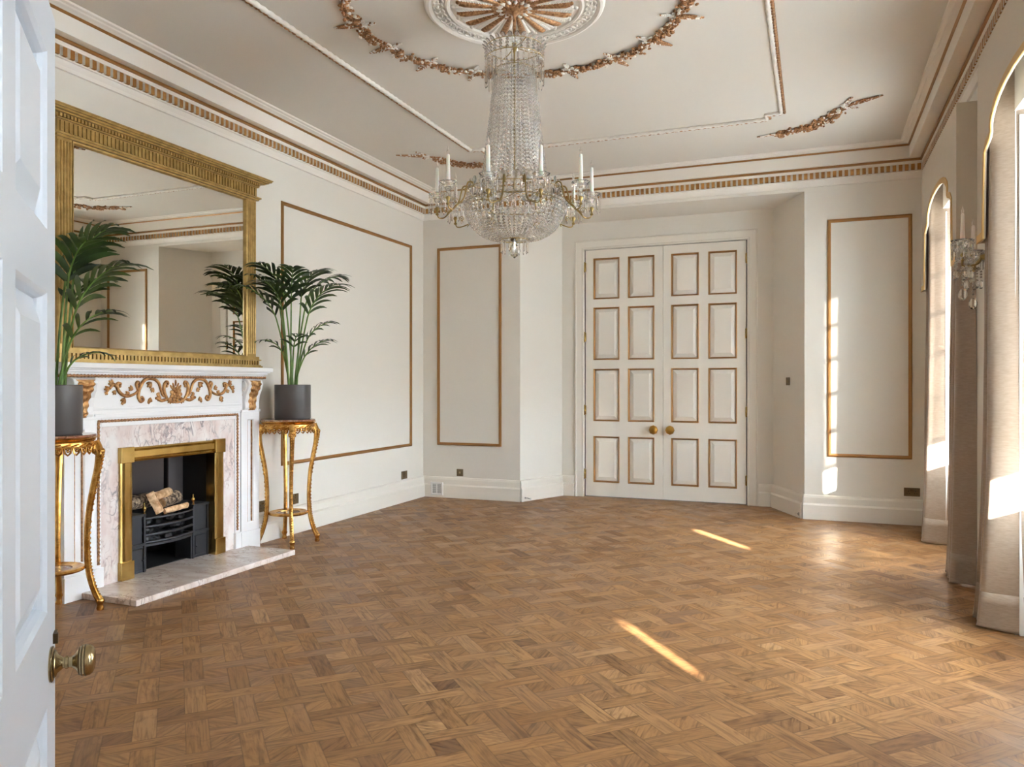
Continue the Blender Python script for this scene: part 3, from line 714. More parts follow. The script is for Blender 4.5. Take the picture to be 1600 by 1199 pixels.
    leaves = [(150, 232, 30, 40), (138, 258, 22, 60), (95, 302, 26, 10), (155, 305, 22, 80), (160, 322, 14, 30), (255, 262, 24, -20), (275, 278, 22, 20), (300, 304, 26, 60), (312, 318, 16, 100), (362, 240, 26, -40), (380, 258, 26, 10), (392, 272, 16, 60), (350, 268, 20, 60), (30, 312, 26, 40), (118, 285, 20, 160)]
    for s_, nm in ((1, 'a'), (-1, 'b')):
        o_ = MB()
        def F(x, y, out, s_=s_): return PY(FY + s_ * x * sc, 1.345 - (y - 275) * sc * .98, .112 + out)
        for c in curves:
            P = [F(q.x, q.y, .007) for q in catmull([(x, y, 0) for x, y in c], 5)]
            n_ = len(P); o_.tube(P, [.0095 * (.55 + .75 * sin(pi * min(1, (i + 2) / (n_ + 2)))) for i in range(n_)], 7, up=(1, 0, 0))
            o_.ball(P[-1], .011, 8, 5)
        for x, y, L, an in leaves:
            for da in (-34, 0, 34):
                a = radians(an + da); cx, cy = x + cos(a) * L * .45, y + sin(a) * L * .45; c = F(cx, cy, .006)
                R = Matrix.Rotation((-a if s_ > 0 else a) if True else 0, 3, 'X')
                R = Matrix.Rotation(-s_ * a, 3, 'X')
                o_.ball(c, L * sc * .66, 7, 5, (.30, 1.0 * (1 if da == 0 else .8), .36), R=R)
        o_.build('gilt_scroll', M['copperleaf'], root, 60)
    ro = MB(); c0 = PY(FY, 1.325, .118)
    for ring, (n_, rad, L) in enumerate(((9, .040, .030), (7, .024, .024), (5, .011, .016))):
        for k in range(n_):
            a = 2 * pi * k / n_ + ring * .4; R = Matrix.Rotation(a, 3, 'X')
            c = (c0[0] + .008 * ring, c0[1] + rad * cos(a), c0[2] + rad * sin(a)); ro.ball(c, L * .72, 7, 5, (.4, 1, .75), R=R)
    for k in range(5):
        a = radians(50 + k * 20); R = Matrix.Rotation(a, 3, 'X'); d = .075 + .02 * (k == 2)
        ro.ball((c0[0] - .004, c0[1] + d * cos(a) * .8, c0[2] + d * sin(a) * .9), .026, 7, 5, (.3, 1, .34), R=R)
    for a in (-150, -110, -70, -30):
        a = radians(a); R = Matrix.Rotation(a, 3, 'X'); ro.ball((c0[0] - .004, c0[1] + .056 * cos(a), c0[2] + .052 * sin(a)), .024, 7, 5, (.3, 1, .4), R=R)
    ro.build('gilt_rosette', M['copperleaf'], root, 60)
    # firebox
    fb = MB(); y0, y1, z1 = hy0, hy1, hz; xb = -5.02
    fb.add([(XL, y0, 0.035), (xb, y0 + .06, .035), (xb, y1 - .06, .035), (XL, y1, .035), (XL, y0, z1), (xb, y0 + .06, z1), (xb, y1 - .06, z1), (XL, y1, z1)], [(0, 1, 5, 4), (1, 2, 6, 5), (2, 3, 7, 6), (4, 5, 6, 7)])
    fb.add([(XL, y0, .039), (xb, y0 + .06, .039), (xb, y1 - .06, .039), (XL, y1, .039)], [(0, 1, 2, 3)])
    o = fb.build('firebox', M['soot_shade'], root); so = o.modifiers.new('solid', 'SOLIDIFY'); so.thickness = .01; so.offset = 0
mantel()
tag(bevel(MB().box((-4.83, 3.66, .0), (-3.97, 5.255, .04)).build('hearth_slab', M['hearth']), .005), 'pale veined marble hearth slab in front of the fire', 'hearth')

def brass_surround():
    X0 = .100; root = thing('fireplace_surround', (XL + X0, FY, .04), 'polished brass frame around the fire opening', 'fire surround')
    def bar(name, a0, z0, a1, z1, horiz):
        b = MB(); n_ = 5; prof = [(0, .018), (.012, .022), (.020, .016), (.030, .026), (.072, .026), (.080, .016), (.088, .022), (.098, .018)]
        v = []
        for u, o_ in prof:
            for s_ in (0, 1):
                if horiz: v.append(PY(a0 if s_ == 0 else a1, z0 + u, X0 + o_))
                else: v.append(PY(a0 + u, z0 if s_ == 0 else z1, X0 + o_))
        b.add(v, [(2 * k, 2 * k + 1, 2 * k + 3, 2 * k + 2) for k in range(len(prof) - 1)])
        b.box((a0, z0, X0 - .07), (a1, z1, X0 + .015), P=PY); return b.build(name, M['brass'], root, 30)
    bar('jamb', FY - .498, .165, FY - .400, .855, False); bar('jamb', FY + .400, .165, FY + .498, .855, False); bar('header', FY - .40, .857, FY + .40, .955, True)
    for s_ in (-1, 1):
        a0, a1 = sorted((FY + s_ * .395, FY + s_ * .504))
        bevel(MB().box((a0, .852, X0), (a1, .962, X0 + .036), P=PY).build('corner_block', M['brass'], root), .003)
        bevel(MB().box((a0, .041, X0 - .07), (a1, .168, X0 + .036), P=PY).build('plinth_block', M['brass'], root), .003)
brass_surround()

def fire_grate():
    G = XL + .055; root = thing('fire_grate', (G, FY, .04), 'black iron hob grate with brass finials inside the fire opening', 'fire grate')
    for s_ in (-1, 1):
        def Q(a, z, o_, s_=s_): return (G + o_, FY + s_ * a, z)
        b = MB(); b.box((.245, .25, -.30), (.395, .445, -.012), P=Q); b.box((.228, .445, -.31), (.398, .462, .012), P=Q); b.box((.228, .235, -.30), (.398, .252, .008), P=Q)
        b.box((.228, .04, -.01), (.243, .455, .006), P=Q); b.box((.384, .04, -.01), (.398, .455, .004), P=Q)
        hb = bevel(b.build('hob_box', M['iron'], root), .002)
        d = MB(); d.box((.215, .042, -.16), (.384, .235, -.004), P=Q); d.frustum(.250, .06, .372, .218, -.004, .008, .006, Q)
        do = d.build('ash_door', M['iron'], hb); MB().ball(Q(.262, .13, .012), .007, 8, 6).build('knob', M['iron'], do, 60)
        fz = Q(.236, .462, .0); fl = MB().lathe([(.010, 0), (.011, .004), (.005, .010), (.006, .018), (.014, .034), (.013, .046), (.005, .058), (.004, .066), (.006, .072), (.003, .080), (0, .083)], 14, fz)
        tag(fl.build('finial', M['brass'], root, 50), 'brass urn finial')
    for z, bow in ((.425, .055), (.365, .05), (.305, .045), (.250, .04)):
        pts = [(G - .005 + bow * (1 - (t * 2 - 1) ** 2), FY - .235 + .470 * t, z) for t in [k / 14 for k in range(15)]]
        MB().tube(pts, .0105 if z < .4 else .008, 8).build('grate_bar', M['iron'], root, 60)
    pl = [(G - .005 + .05 * (1 - (t * 2 - 1) ** 2), FY - .235 + .470 * t) for t in [k / 14 for k in range(15)]] + [(G - .30, FY + .235), (G - .30, FY - .235)]
    MB().prism(pl, .222, .238, lambda a, c, z: (a, c, z)).build('fire_basket', M['iron'], root)
    MB().box((G - .32, FY - .23, .24), (G - .30, FY + .23, .56)).build('back_plate', M['iron'], root)
    c = MB(); c.add([(-4.66, FY - .40, .87), (-4.66, FY + .085, .87), (-4.80, FY + .22, .47), (-4.80, FY - .40, .47)], [(0, 1, 2, 3)])
    o = tag(c.build('smoke_hood', M['plate'], root), 'sloping grey-brown hood plate'); so = o.modifiers.new('s', 'SOLIDIFY'); so.thickness = .008
    c = MB(); c.box((-4.77, FY + .225, .46), (-4.755, FY + .375, .88)); c.build('flue_plate', M['plate'], root)
fire_grate()

def log(p, q, r, label, split=False, seed=0):
    p = Vector(p); q = Vector(q); d = (q - p); L = d.length; root = thing('log', p.lerp(q, .5) - Vector((0, 0, r)), label, 'log', 'firewood on the grate')
    rs = random.Random(seed); n = 16; ph = [rs.uniform(0, 6) for _ in range(3)]; R = axis_to(d.normalized())
    def wob(a, k): return 1 + .06 * sin(2 * a + ph[0]) + .05 * sin(3 * a + ph[1] + k) + .03 * sin(5 * a + k * 1.7)
    if not split:
        MB().lathe([(r * (1 + .03 * sin(k * 2 + ph[2])), L * k / 6) for k in range(7)], n, p, R, wob=wob).build('bark', M['bark'], root, 40)
        for z, e in ((-.0015, 0), (L + .0015, 6)):
            MB().lathe([(r * .93, z - .001), (r * .93, z + .001)], n, p, R, wob=lambda a, k: wob(a, e)).build('cut_end', M['cutwood'], root, 40)
    else:
        arc = [(r * cos(t), r * sin(t)) for t in [radians(-70 + 140 * k / 6) for k in range(7)]] + [(-r * .35, 0)]
        b = MB(); v = []; m_ = len(arc)
        for k in range(6):
            for i, (x, y) in enumerate(arc):
                g = 1 + .07 * sin(k * 1.9 + i + ph[0]); u = R @ Vector((x * g, y * g, L * k / 5)); v.append((u.x + p.x, u.y + p.y, u.z + p.z))
        f = [(k * m_ + i, k * m_ + (i + 1) % m_, (k + 1) * m_ + (i + 1) % m_, (k + 1) * m_ + i) for k in range(5) for i in range(m_)] + [tuple(range(m_)), tuple(5 * m_ + i for i in range(m_))]
        b.add(v, f); b.build('split_wood', M['cutwood'], root, 35)
GX = XL - .045
log((GX - .07, FY - .36, .522), (GX - .08, FY - .02, .528), .055, 'dark mottled log lying at the left of the fire', False, 1)
log((GX + .01, FY + .0, .505), (GX - .05, FY + .225, .520), .046, 'bark-covered log lying at the right of the fire by the finial', False, 2)
log((GX + .060, FY - .065, .440), (GX + .01, FY - .115, .590), .040, 'pale split log standing on end between the other logs', True, 3)
log((GX + .03, FY - .09, .560), (GX + .0, FY + .09, .578), .034, 'orange split log resting across the top of the fire', True, 4)
log((GX + .07, FY - .03, .448), (GX + .07, FY + .20, .462), .024, 'thin pale split log along the top grate bar', True, 5)
rs = random.Random(5)
for k in range(34):
    a = -.205 + .41 * ((k * 7) % 17) / 16; z = .262 + .055 * (k // 12) + rs.uniform(0, .02); x = XL + .05 + rs.uniform(-.12, .012) - .02 * (k // 12)
    o = MB().ball((0, 0, 0), rs.uniform(.024, .036), 7, 5, (rs.uniform(.8, 1.2), rs.uniform(.9, 1.4), rs.uniform(.7, 1)), jag=.18, R=Matrix.Rotation(rs.uniform(0, 3), 3, 'Z')).build('coal', M['coal'])
    o.location = (x, FY + a, z); tag(o, 'black lump of coal behind the grate bars', 'coal', 'coals in the grate')

# ================================================================== MIRROR
def wall_mirror():
    root = thing('overmantel_mirror', (XL, FY, 1.54), 'large gold framed mirror standing on the white mantel shelf', 'mirror')
    g0, g1, zb, zt = FY - .838, FY + .815, 1.632, 2.978
    MB().box((g0 - .02, zb - .02, .055), (g1 + .02, zt + .02, .066), P=PY).build('glass', M['mirror'], root)
    MB().box((FY - .90, 1.56, .002), (FY + .90, 3.14, .053), P=PY).build('backing', M['antique'], root)
    for a0, a1 in ((FY - .945, g0), (g1, FY + .935)):
        b = MB(); b.box((a0, 1.635, .0), (a1, 2.985, .078), P=PY); w_ = a1 - a0
        for k in range(5): a = a0 + w_ * (k + .5) / 5; b.tube([PY(a, 1.66, .078), PY(a, 2.965, .078)], w_ / 13, 8)
        b.build('side_pilaster', M['antique'], root, 40)
    b = MB(); b.rect_frame(g0 - .002, zb - .002, g1 + .002, zt + .002, [(0, .078), (0, .088), (.010, .084), (.018, .068), (.020, .060)], PY); b.build('inner_slip', M['antique'], root, 30)
    b = MB()
    for hw, z0, z1, o_ in ((.975, 1.540, 1.556, .118), (.965, 1.556, 1.566, .108), (.955, 1.566, 1.602, .086), (.970, 1.602, 1.612, .108), (.960, 1.612, 1.636, .094)): b.box((FY - hw, z0, 0), (FY + hw, z1, o_), P=PY)
    k_ = 62
    for k in range(k_): a = FY - .952 + 1.904 * (k + .5) / k_; b.box((a - .0095, 1.567, .08), (a + .0095, 1.601, .104), P=PY)
    b.build('base_rail', M['antique'], root)
    b = MB()
    for hw, z0, z1, o_ in ((.958, 2.985, 3.000, .095), (.972, 3.000, 3.012, .108), (.945, 3.012, 3.098, .080), (.960, 3.098, 3.106, .096), (.962, 3.106, 3.130, .094), (1.000, 3.130, 3.140, .128), (1.020, 3.140, 3.152, .150), (1.040, 3.152, 3.164, .166), (1.050, 3.164, 3.172, .172)): b.box((FY - hw, z0, 0), (FY + hw, z1, o_), P=PY)
    for k in range(58): a = FY - .935 + 1.87 * (k + .5) / 58; b.box((a - .010, 3.022, .07), (a + .010, 3.090, .090), P=PY)
    for k in range(74): a = FY - .955 + 1.91 * (k + .5) / 74; b.box((a - .008, 3.107, .09), (a + .008, 3.129, .112), P=PY)
    b.build('cornice', M['antique'], root)
wall_mirror()

# ================================================================== PLANT STANDS AND PALMS
def stand(cx, cy, label):
    root = thing('plant_stand', (cx, cy, 0), label, 'plant stand', 'gilt torchere stands')
    def ring(r, lob=.0): return lambda a, k: 1 + lob * cos(4 * a)
    MB().lathe([(.226, 1.078), (.234, 1.082), (.235, 1.090), (.230, 1.0945), (.0, 1.095)], 48, (cx, cy, 0), wob=ring(1, .025)).build('marble_top', M['redmarble'], root, 40)
    MB().lathe([(.10, 1.055), (.222, 1.052), (.230, 1.056), (.232, 1.062), (.226, 1.066), (.238, 1.070), (.241, 1.076), (.236, 1.081), (.222, 1.082), (.10, 1.080)], 48, (cx, cy, 0), wob=ring(1, .025)).build('top_rim', M['goldleaf'], root, 50)
    ap = MB()
    ap.lathe([(.205, 1.020), (.220, 1.016), (.224, 1.030), (.220, 1.050), (.226, 1.054), (.205, 1.056)], 48, (cx, cy, 0), wob=ring(1, .025))
    for k in range(28):
        a = 2 * pi * (k + .5) / 28
        t = [Vector((cx + .221 * cos(a + u), cy + .221 * sin(a + u), z)) for u, z in ((-.09, 1.020), (-.07, .992), (0, .978 if k % 7 != 3 else .968), (.07, .992), (.09, 1.020))]
        ap.tube(t, .006, 6); ap.ball((cx + .224 * cos(a), cy + .224 * sin(a), 1.003), .009, 6, 5)
        ap.tube([(cx + .228 * cos(a + .1 * m_ - .05), cy + .228 * sin(a + .1 * m_ - .05), 1.036 + .006 * m_) for m_ in (-1, 0, 1)], .004, 5)
    ap.build('carved_apron', M['goldleaf'], root, 60)
    for k in range(4):
        a = pi / 4 + k * pi / 2; dx, dy = cos(a), sin(a)
        prof = [(.222, 1.05), (.240, 1.00), (.246, .965), (.236, .88), (.212, .76), (.189, .62), (.178, .48), (.178, .36), (.184, .27), (.198, .19), (.222, .11), (.244, .06), (.250, .03), (.248, .002)]
        rad = [.024, .026, .025, .021, .0195, .0185, .018, .018, .0185, .019, .019, .020, .017, .017]
        P = catmull([(cx + r * dx, cy + r * dy, z) for r, z in prof], 4); n_ = len(P)
        rr = [rad[min(len(rad) - 1, i // 4)] + (rad[min(len(rad) - 1, i // 4 + 1)] - rad[min(len(rad) - 1, i // 4)]) * (i % 4) / 4 for i in range(n_)]
        lg = MB().tube(P, rr, 12, up=(dx, dy, 0), twist=lambda an, k: 1 - .22 * max(0, cos(an * 2 + pi)) ** 6)
        lo = lg.build('leg', M['goldleaf'], root, 50)
        for lo_i, hi_i in ((6, 20), (22, 44)):
            be = MB()
            for i in range(lo_i, hi_i + 1):
                p = P[i]; r_ = rr[i]; out = Vector((dx, dy, .1)).normalized(); tan = Vector((-dy, dx, 0))
                for s_ in ((-1, 1) if i < 21 else (-.4, .4)): be.ball(p + out * r_ * .95 + tan * (.008 * s_), .0062, 6, 4, (1, 1, 1.3))
            be.build('beading', M['goldleaf'], lo, 60)
        kn = MB(); c = Vector((cx + .252 * dx, cy + .252 * dy, .985))
        kn.ball(c, .027, 10, 7, (1, 1, .9))
        for i in range(5):
            an = (i - 2) * .5; t_ = Vector((-dy, dx, 0)) * sin(an) * .03; kn.ball(c + t_ + Vector((0, 0, -.035 + .01 * abs(i - 2))), .013, 6, 5, (.7, .7, 1.7))
        kn.build('carved_knee', M['goldleaf'], lo, 60)
        ft = MB().lathe([(.020, .0), (.022, .012), (.017, .03), (.020, .045), (.026, .055), (.022, .068), (.016, .074)], 12, (cx + .250 * dx, cy + .250 * dy, 0)); ft.build('foot', M['goldleaf'], lo, 50)
    sh = MB(); sh.lathe([(.100, .262), (.150, .258), (.166, .264), (.170, .274), (.164, .283), (.150, .286), (.140, .280), (.100, .278), (.100, .262)], 40, (cx, cy, 0)); so = sh.build('lower_shelf', M['goldleaf'], root, 40)
    MB().lathe([(.0, .266), (.102, .266), (.102, .274), (.0, .274)], 40, (cx, cy, 0)).build('shelf_panel', M['redmarble'], so, 40)
stand(-4.305, 5.60, 'gilt carved plant stand at the far side of the fireplace, with brown marble top')
stand(-4.305, 3.355, 'gilt carved plant stand at the left, partly hidden by the open door')

IR = Vector((.931, .365, 0)); IA = Vector((-.365, .931, 0))          # along the end of the room and away from the doorway
def keep(q):
    lim = XL + (.11 if (q.y < FY + 1.06 and q.z > 1.5) else .03)
    return q if q.x > lim else Vector((lim + .02 * math.exp((q.x - lim) * 8), q.y, q.z))
def palm(cx, cy, z0, fronds, label, seed, pot_r=.155, ph=.285):
    rs = random.Random(seed); root = thing('potted_palm', (cx, cy, z0), label, 'potted plant', 'kentia palms in charcoal pots')
    po = MB().lathe([(.0, 0), (pot_r * .97, 0), (pot_r, .008), (pot_r, ph - .004), (pot_r - .004, ph), (pot_r - .012, ph), (pot_r - .014, ph - .03)], 48, (cx, cy, z0)); po.build('pot', M['pot'], root, 40)
    MB().lathe([(0, ph - .028), (pot_r - .013, ph - .032)], 32, (cx, cy, z0)).build('soil', M['soil'], root)
    for (az, lean, stalk, blade, droop, nl, ll) in fronds:
        az = radians(az); d = IR * cos(az) + IA * sin(az); side0 = Vector((-d.y, d.x, 0))
        base = Vector((cx, cy, z0 + ph - .035)) + d * rs.uniform(.01, .05) + side0 * rs.uniform(-.04, .04)
        ang = radians(lean); P = [base.copy()]; n1, n2 = 7, 12
        p = base.copy(); a = ang * .35
        for k in range(n1):
            a += ang * .65 / n1; p = p + (Vector((0, 0, 1)) * cos(a) + d * sin(a)) * (stalk / n1); P.append(p.copy())
        for k in range(n2):
            a += radians(droop) / n2; p = p + (Vector((0, 0, 1)) * cos(a) + d * sin(a)) * (blade / n2); P.append(p.copy())
        P = [keep(q_) for q_ in P]
        n_ = len(P); st = MB().tube(P, [.0075 * (1 - .8 * (i / n_)) + .0012 for i in range(n_)], 6); so = st.build('frond', M['stem'], root, 60)
        lf = MB()
        for k in range(nl):
            u = (k + .5) / nl; fi = n1 + u * (n2 - .01); i = int(fi); t = fi - i; q = P[i].lerp(P[min(i + 1, n_ - 1)], t)
            tan = (P[min(i + 1, n_ - 1)] - P[i]).normalized()
            for s_ in (-1, 1):
                L = ll * (1.0 - .55 * abs(u - .38) ** 1.2) * rs.uniform(.85, 1.12) * (1 if u < .9 else .75)
                w_ = .0190 * rs.uniform(.85, 1.25) * (ll / .3)
                side = side0 * s_; fwd = .70 + 1.0 * u
                dirv = (side * .95 + tan * fwd + Vector((0, 0, .25 - .15 * u))).normalized()
                nrm = tan.cross(dirv) * s_; up = nrm.normalized()
                v = []; m_ = 6; pt = q.copy(); dv = dirv.copy()
                for j in range(m_ + 1):
                    x = j / m_; ww = w_ * (max(.06, sin(pi * min(1, x * .86 + .12)) ** .8))
                    wd = dv.cross(up).normalized()
                    v += [pt - wd * ww + up * (.25 * ww), pt - up * .0, pt + wd * ww + up * (.25 * ww)]
                    dv = (dv + Vector((0, 0, -1)) * (.16 + .12 * rs.random()) * (.4 + x * 1.2) * .8).normalized(); pt = pt + dv * (L / m_)
                v = [keep(q_) for q_ in v]
                f = []
                for j in range(m_): f += [(3 * j, 3 * j + 1, 3 * j + 4, 3 * j + 3), (3 * j + 1, 3 * j + 2, 3 * j + 5, 3 * j + 4)]
                lf.add(v, f)
        lf.build('leaflets', M['leaf'], so, 70)
# azimuth from the room's end direction, lean, stalk length, blade length, droop, leaflet pairs, leaflet length
FR = [(226, 17, .62, .50, 72, 8, .26), (238, 9, .76, .44, 66, 8, .27), (60, 5, .80, .38, 60, 8, .27), (20, 10, .74, .42, 68, 8, .27), (335, 16, .64, .44, 62, 8, .27),
      (250, 10, .66, .40, 70, 7, .25), (215, 9, .72, .38, 66, 7, .25), (290, 7, .76, .36, 60, 7, .26), (0, 18, .42, .30, 60, 6, .20), (228, 16, .30, .26, 80, 4, .17), (350, 24, .26, .32, 55, 5, .20), (300, 12, .34, .22, 70, 4, .16)]
FL = [(5, 6, .72, .34, 52, 7, .33), (0, 15, .48, .42, 50, 7, .31), (350, 22, .30, .36, 62, 5, .24), (325, 9, .64, .34, 60, 6, .31), (72, 8, .66, .34, 55, 6, .31), (232, 20, .55, .40, 70, 7, .30), (230, 12, .60, .38, 65, 7, .30),
      (10, 24, .14, .26, 80, 4, .18), (80, 12, .52, .36, 70, 6, .27)]
palm(-4.285, 5.635, 1.096, FR, 'potted palm on the gilt stand beside the large wall moulding', 11, .155, .300)
palm(-4.305, 3.355, 1.096, FL, 'potted palm behind the open door, in front of the mirror edge', 23, .155, .300)

# ================================================================== CEILING RELIEF
ZT = ZC
def rose():
    root = thing('ceiling_rose', (MX, MY, ZT), 'round plaster ceiling rose with gilded leaves above the chandelier', 'ceiling rose')
    dn = lambda r, h: (r, -h)
    prof = [(0, .004), (.405, .004), (.410, .016), (.424, .022), (.436, .016), (.440, .006), (.520, .006), (.524, .020), (.536, .028), (.552, .024), (.564, .012), (.568, 0)]
    MB().lathe([(r, ZT - h) for r, h in prof], 96, (MX, MY, 0)).build('rim', M['plaster'], root, 30)
    g = MB(); k_ = 48
    for k in range(k_):
        a = 2 * pi * k / k_; c = Vector((MX + .480 * cos(a), MY + .480 * sin(a), ZT - .012)); e = Vector((cos(a), sin(a), 0)); t = Vector((-sin(a), cos(a), 0))
        g.tube([c + e * .030 * cos(u) + t * .036 * sin(u) for u in [2 * pi * i / 12 for i in range(12)]], .0062, 5, closed=True)
        g.ball(c, .010, 6, 4)
    g.build('chain_band', M['plaster'], root, 60)
    for k in range(16):
        a = 2 * pi * (k + .5) / 16; e = Vector((cos(a), sin(a), 0)); t = Vector((-sin(a), cos(a), 0)); o0 = Vector((MX, MY, ZT - .012))
        l_ = MB(); fl = MB(); n_ = 15
        for i in range(n_):
            u = i / (n_ - 1); r = .12 + .235 * u; hw = .020 + .016 * u
            for s_ in (-1, 1):
                R = Matrix.Rotation(a + s_ * .75, 3, 'Z'); c = o0 + e * r + t * (s_ * hw)
                fl.ball(c - Vector((0, 0, .004)), .0135 + .003 * u, 6, 4, (1.3, .42, .7), R=R)
        pts = [o0 + e * r - Vector((0, 0, .008)) for r in (.09, .14, .20, .26, .32, .352)]
        l_.tube(pts, [.008, .016, .020, .024, .027, .020], 8, flat=.85, up=(0, 0, 1)); l_.ball(o0 + e * .356 - Vector((0, 0, .006)), .019, 8, 5, (1, 1, .6))
        lo = tag(l_.build('leaf', M['giltceil'], root, 60), 'gilded radial leaf'); fl.build('leaf_edge', M['plaster'], lo, 60)
        a2 = 2 * pi * k / 16; e2 = Vector((cos(a2), sin(a2), 0)); t2 = Vector((-sin(a2), cos(a2), 0)); d_ = MB()
        d_.tube([o0 + e2 * r for r in (.15, .27, .375)], [.008, .012, .008], 6)
        d_.ball(o0 + e2 * .388, .015, 7, 5, (1, 1, .8)); d_.tube([o0 + e2 * .365 + t2 * s for s in (-.014, 0, .014)], .004, 5)
        d_.build('dart', M['plaster'], root, 60)
    for ring, (n_, r, s_) in enumerate(((16, .125, .030), (14, .095, .028), (10, .068, .024))):
        w = MB()
        for k in range(n_):
            a = 2 * pi * (k + ring * .5) / n_; R = Matrix.Rotation(a, 3, 'Z'); w.ball((MX + r * cos(a), MY + r * sin(a), ZT - .016 - .006 * ring), s_, 7, 5, (1, .5, .45), R=R)
        w.build('petal_ring', [M['giltceil'], M['plaster'], M['giltceil']][ring], root, 60)
rose()

def blobs(b, P, width, dens, rs, r0, r1, white=.3):
    for p in P:
        for _ in range(dens):
            q = Vector(p) + Vector((rs.gauss(0, width * .45), rs.gauss(0, width * .45), -abs(rs.gauss(0, .012)) - .003))
            R = Matrix.Rotation(rs.uniform(0, 3.1), 3, 'Z') @ Matrix.Rotation(rs.uniform(-.6, .6), 3, 'X')
            b.ball(q, rs.uniform(r0, r1), 6, 4, (1.25, .7, .7), R=R, mi=1 if rs.random() < white else 0)
def spray(b, c, d, L, w0, rs, n=16, white=.3):
    c = Vector(c); d = Vector(d).normalized(); t = Vector((-d.y, d.x, 0))
    for k in range(n):
        u = k / (n - 1); w_ = w0 * (.35 + 1.0 * sin(pi * min(1, u * .9 + .08))) * (1 - .55 * u)
        for s_ in (-1, 0, 1):
            R = Matrix.Rotation(atan2(d.y, d.x) + s_ * .6, 3, 'Z')
            b.ball(c + d * (L * u) + t * (s_ * w_) + Vector((0, 0, -.010)), .011 * (1.1 - .4 * u), 6, 4, (1.5, .6, .8), R=R, mi=1 if rs.random() < white else 0)
def bow(b, c, e, t, s, rs):
    for sg in (-1, 1):
        b.tube([Vector(c) + t * (sg * s * a) + e * (s * q) + Vector((0, 0, -.012)) for a, q in ((0, 0), (.5, .35), (.95, .30), (.95, -.05), (.5, -.12), (0, 0))], .007, 6, mi=1)
    b.ball(Vector(c) + Vector((0, 0, -.014)), .014, 8, 5, mi=1)
def wreath():
    root = thing('ceiling_garland', (MX, MY, ZT), 'large round gilded flower garland on the ceiling around the chandelier', 'ceiling moulding')
    R0 = 1.04; rs = random.Random(9); G = [M['giltceil'], M['plaster']]
    for k in range(18):
        a0 = radians(8 + 20 * k); b = MB(); P = []
        for i in range(17):
            u = (i + 1.6) / 19.0; a = a0 + radians(20) * u; sag = .030 * sin(pi * u)
            P.append((MX + (R0 + sag) * cos(a), MY + (R0 + sag) * sin(a), ZT - .004))
        for i, p in enumerate(P): blobs(b, [p], .024 + .026 * sin(pi * (i + 1) / 18), 9, rs, .009, .016, .14)
        b.build('swag', G, root, 60)
        e = Vector((cos(a0), sin(a0), 0)); t = Vector((-sin(a0), cos(a0), 0)); c = Vector((MX, MY, ZT)) + e * (R0 - .005)
        w = MB(); bow(w, c, e * -1, t, .05, rs)
        spray(w, c + e * .02, e, .17, .018, rs, 14, .2); spray(w, c - e * .02, e * -1, .07, .010, rs, 6, .8); w.build('bow', G, root, 60)
wreath()
def corner_festoon(sx, label):
    """sx: +1 window side, -1 fireplace side; drawn for the window side and mirrored in the ceiling's centre line"""
    rs = random.Random(20 + sx); X = lambda x: MX + sx * (x - MX)
    root = thing('corner_festoon', (X(0), 7.5, ZT), label, 'ceiling moulding', 'corner festoons'); G = [M['giltceil'], M['plaster']]
    P = catmull([(X(-.30), 7.70, ZT), (X(-.13), 7.66, ZT), (X(.02), 7.57, ZT), (X(.13), 7.40, ZT), (X(.20), 7.23, ZT)], 7)
    b = MB()
    for i, p in enumerate(P): blobs(b, [p], .030 + .055 * sin(pi * (i + 3) / 34), 15, rs, .010, .019, .15)
    b.build('swag', G, root, 60)
    w = MB(); c = Vector((X(.235), 7.17, ZT)); d = Vector((sx * .86, -.5, 0)).normalized(); bow(w, c, d, Vector((-d.y, d.x, 0)), .06, rs)
    w.tube([c, c + d * .06], .006, 5, mi=1); spray(w, c + d * .06, d, .26, .022, rs, 20, .2); spray(w, c, (sx * .25, -1, 0), .20, .018, rs, 14, .7); spray(w, c, (sx * .8, .6, 0), .13, .018, rs, 10, .5); w.build('bow', G, root, 60)
    w = MB(); c = Vector((X(-.31), 7.72, ZT)); spray(w, c, (-sx * 1, .18, 0), .20, .014, rs, 14, .6)
    for k in range(14): w.ball(c + Vector((rs.gauss(0, .022), .09 + rs.gauss(0, .022), -.012)), .018, 6, 4, (1, 1, .7))
    w.tube([c + Vector((0, 0, -.01)), c + Vector((0, .08, -.01))], .006, 5, mi=0); w.build('pendant', G, root, 60)
corner_festoon(1, 'gilded flower festoon on the ceiling in the window-side corner')
corner_festoon(-1, 'gilded flower festoon on the ceiling in the fireplace-side corner')
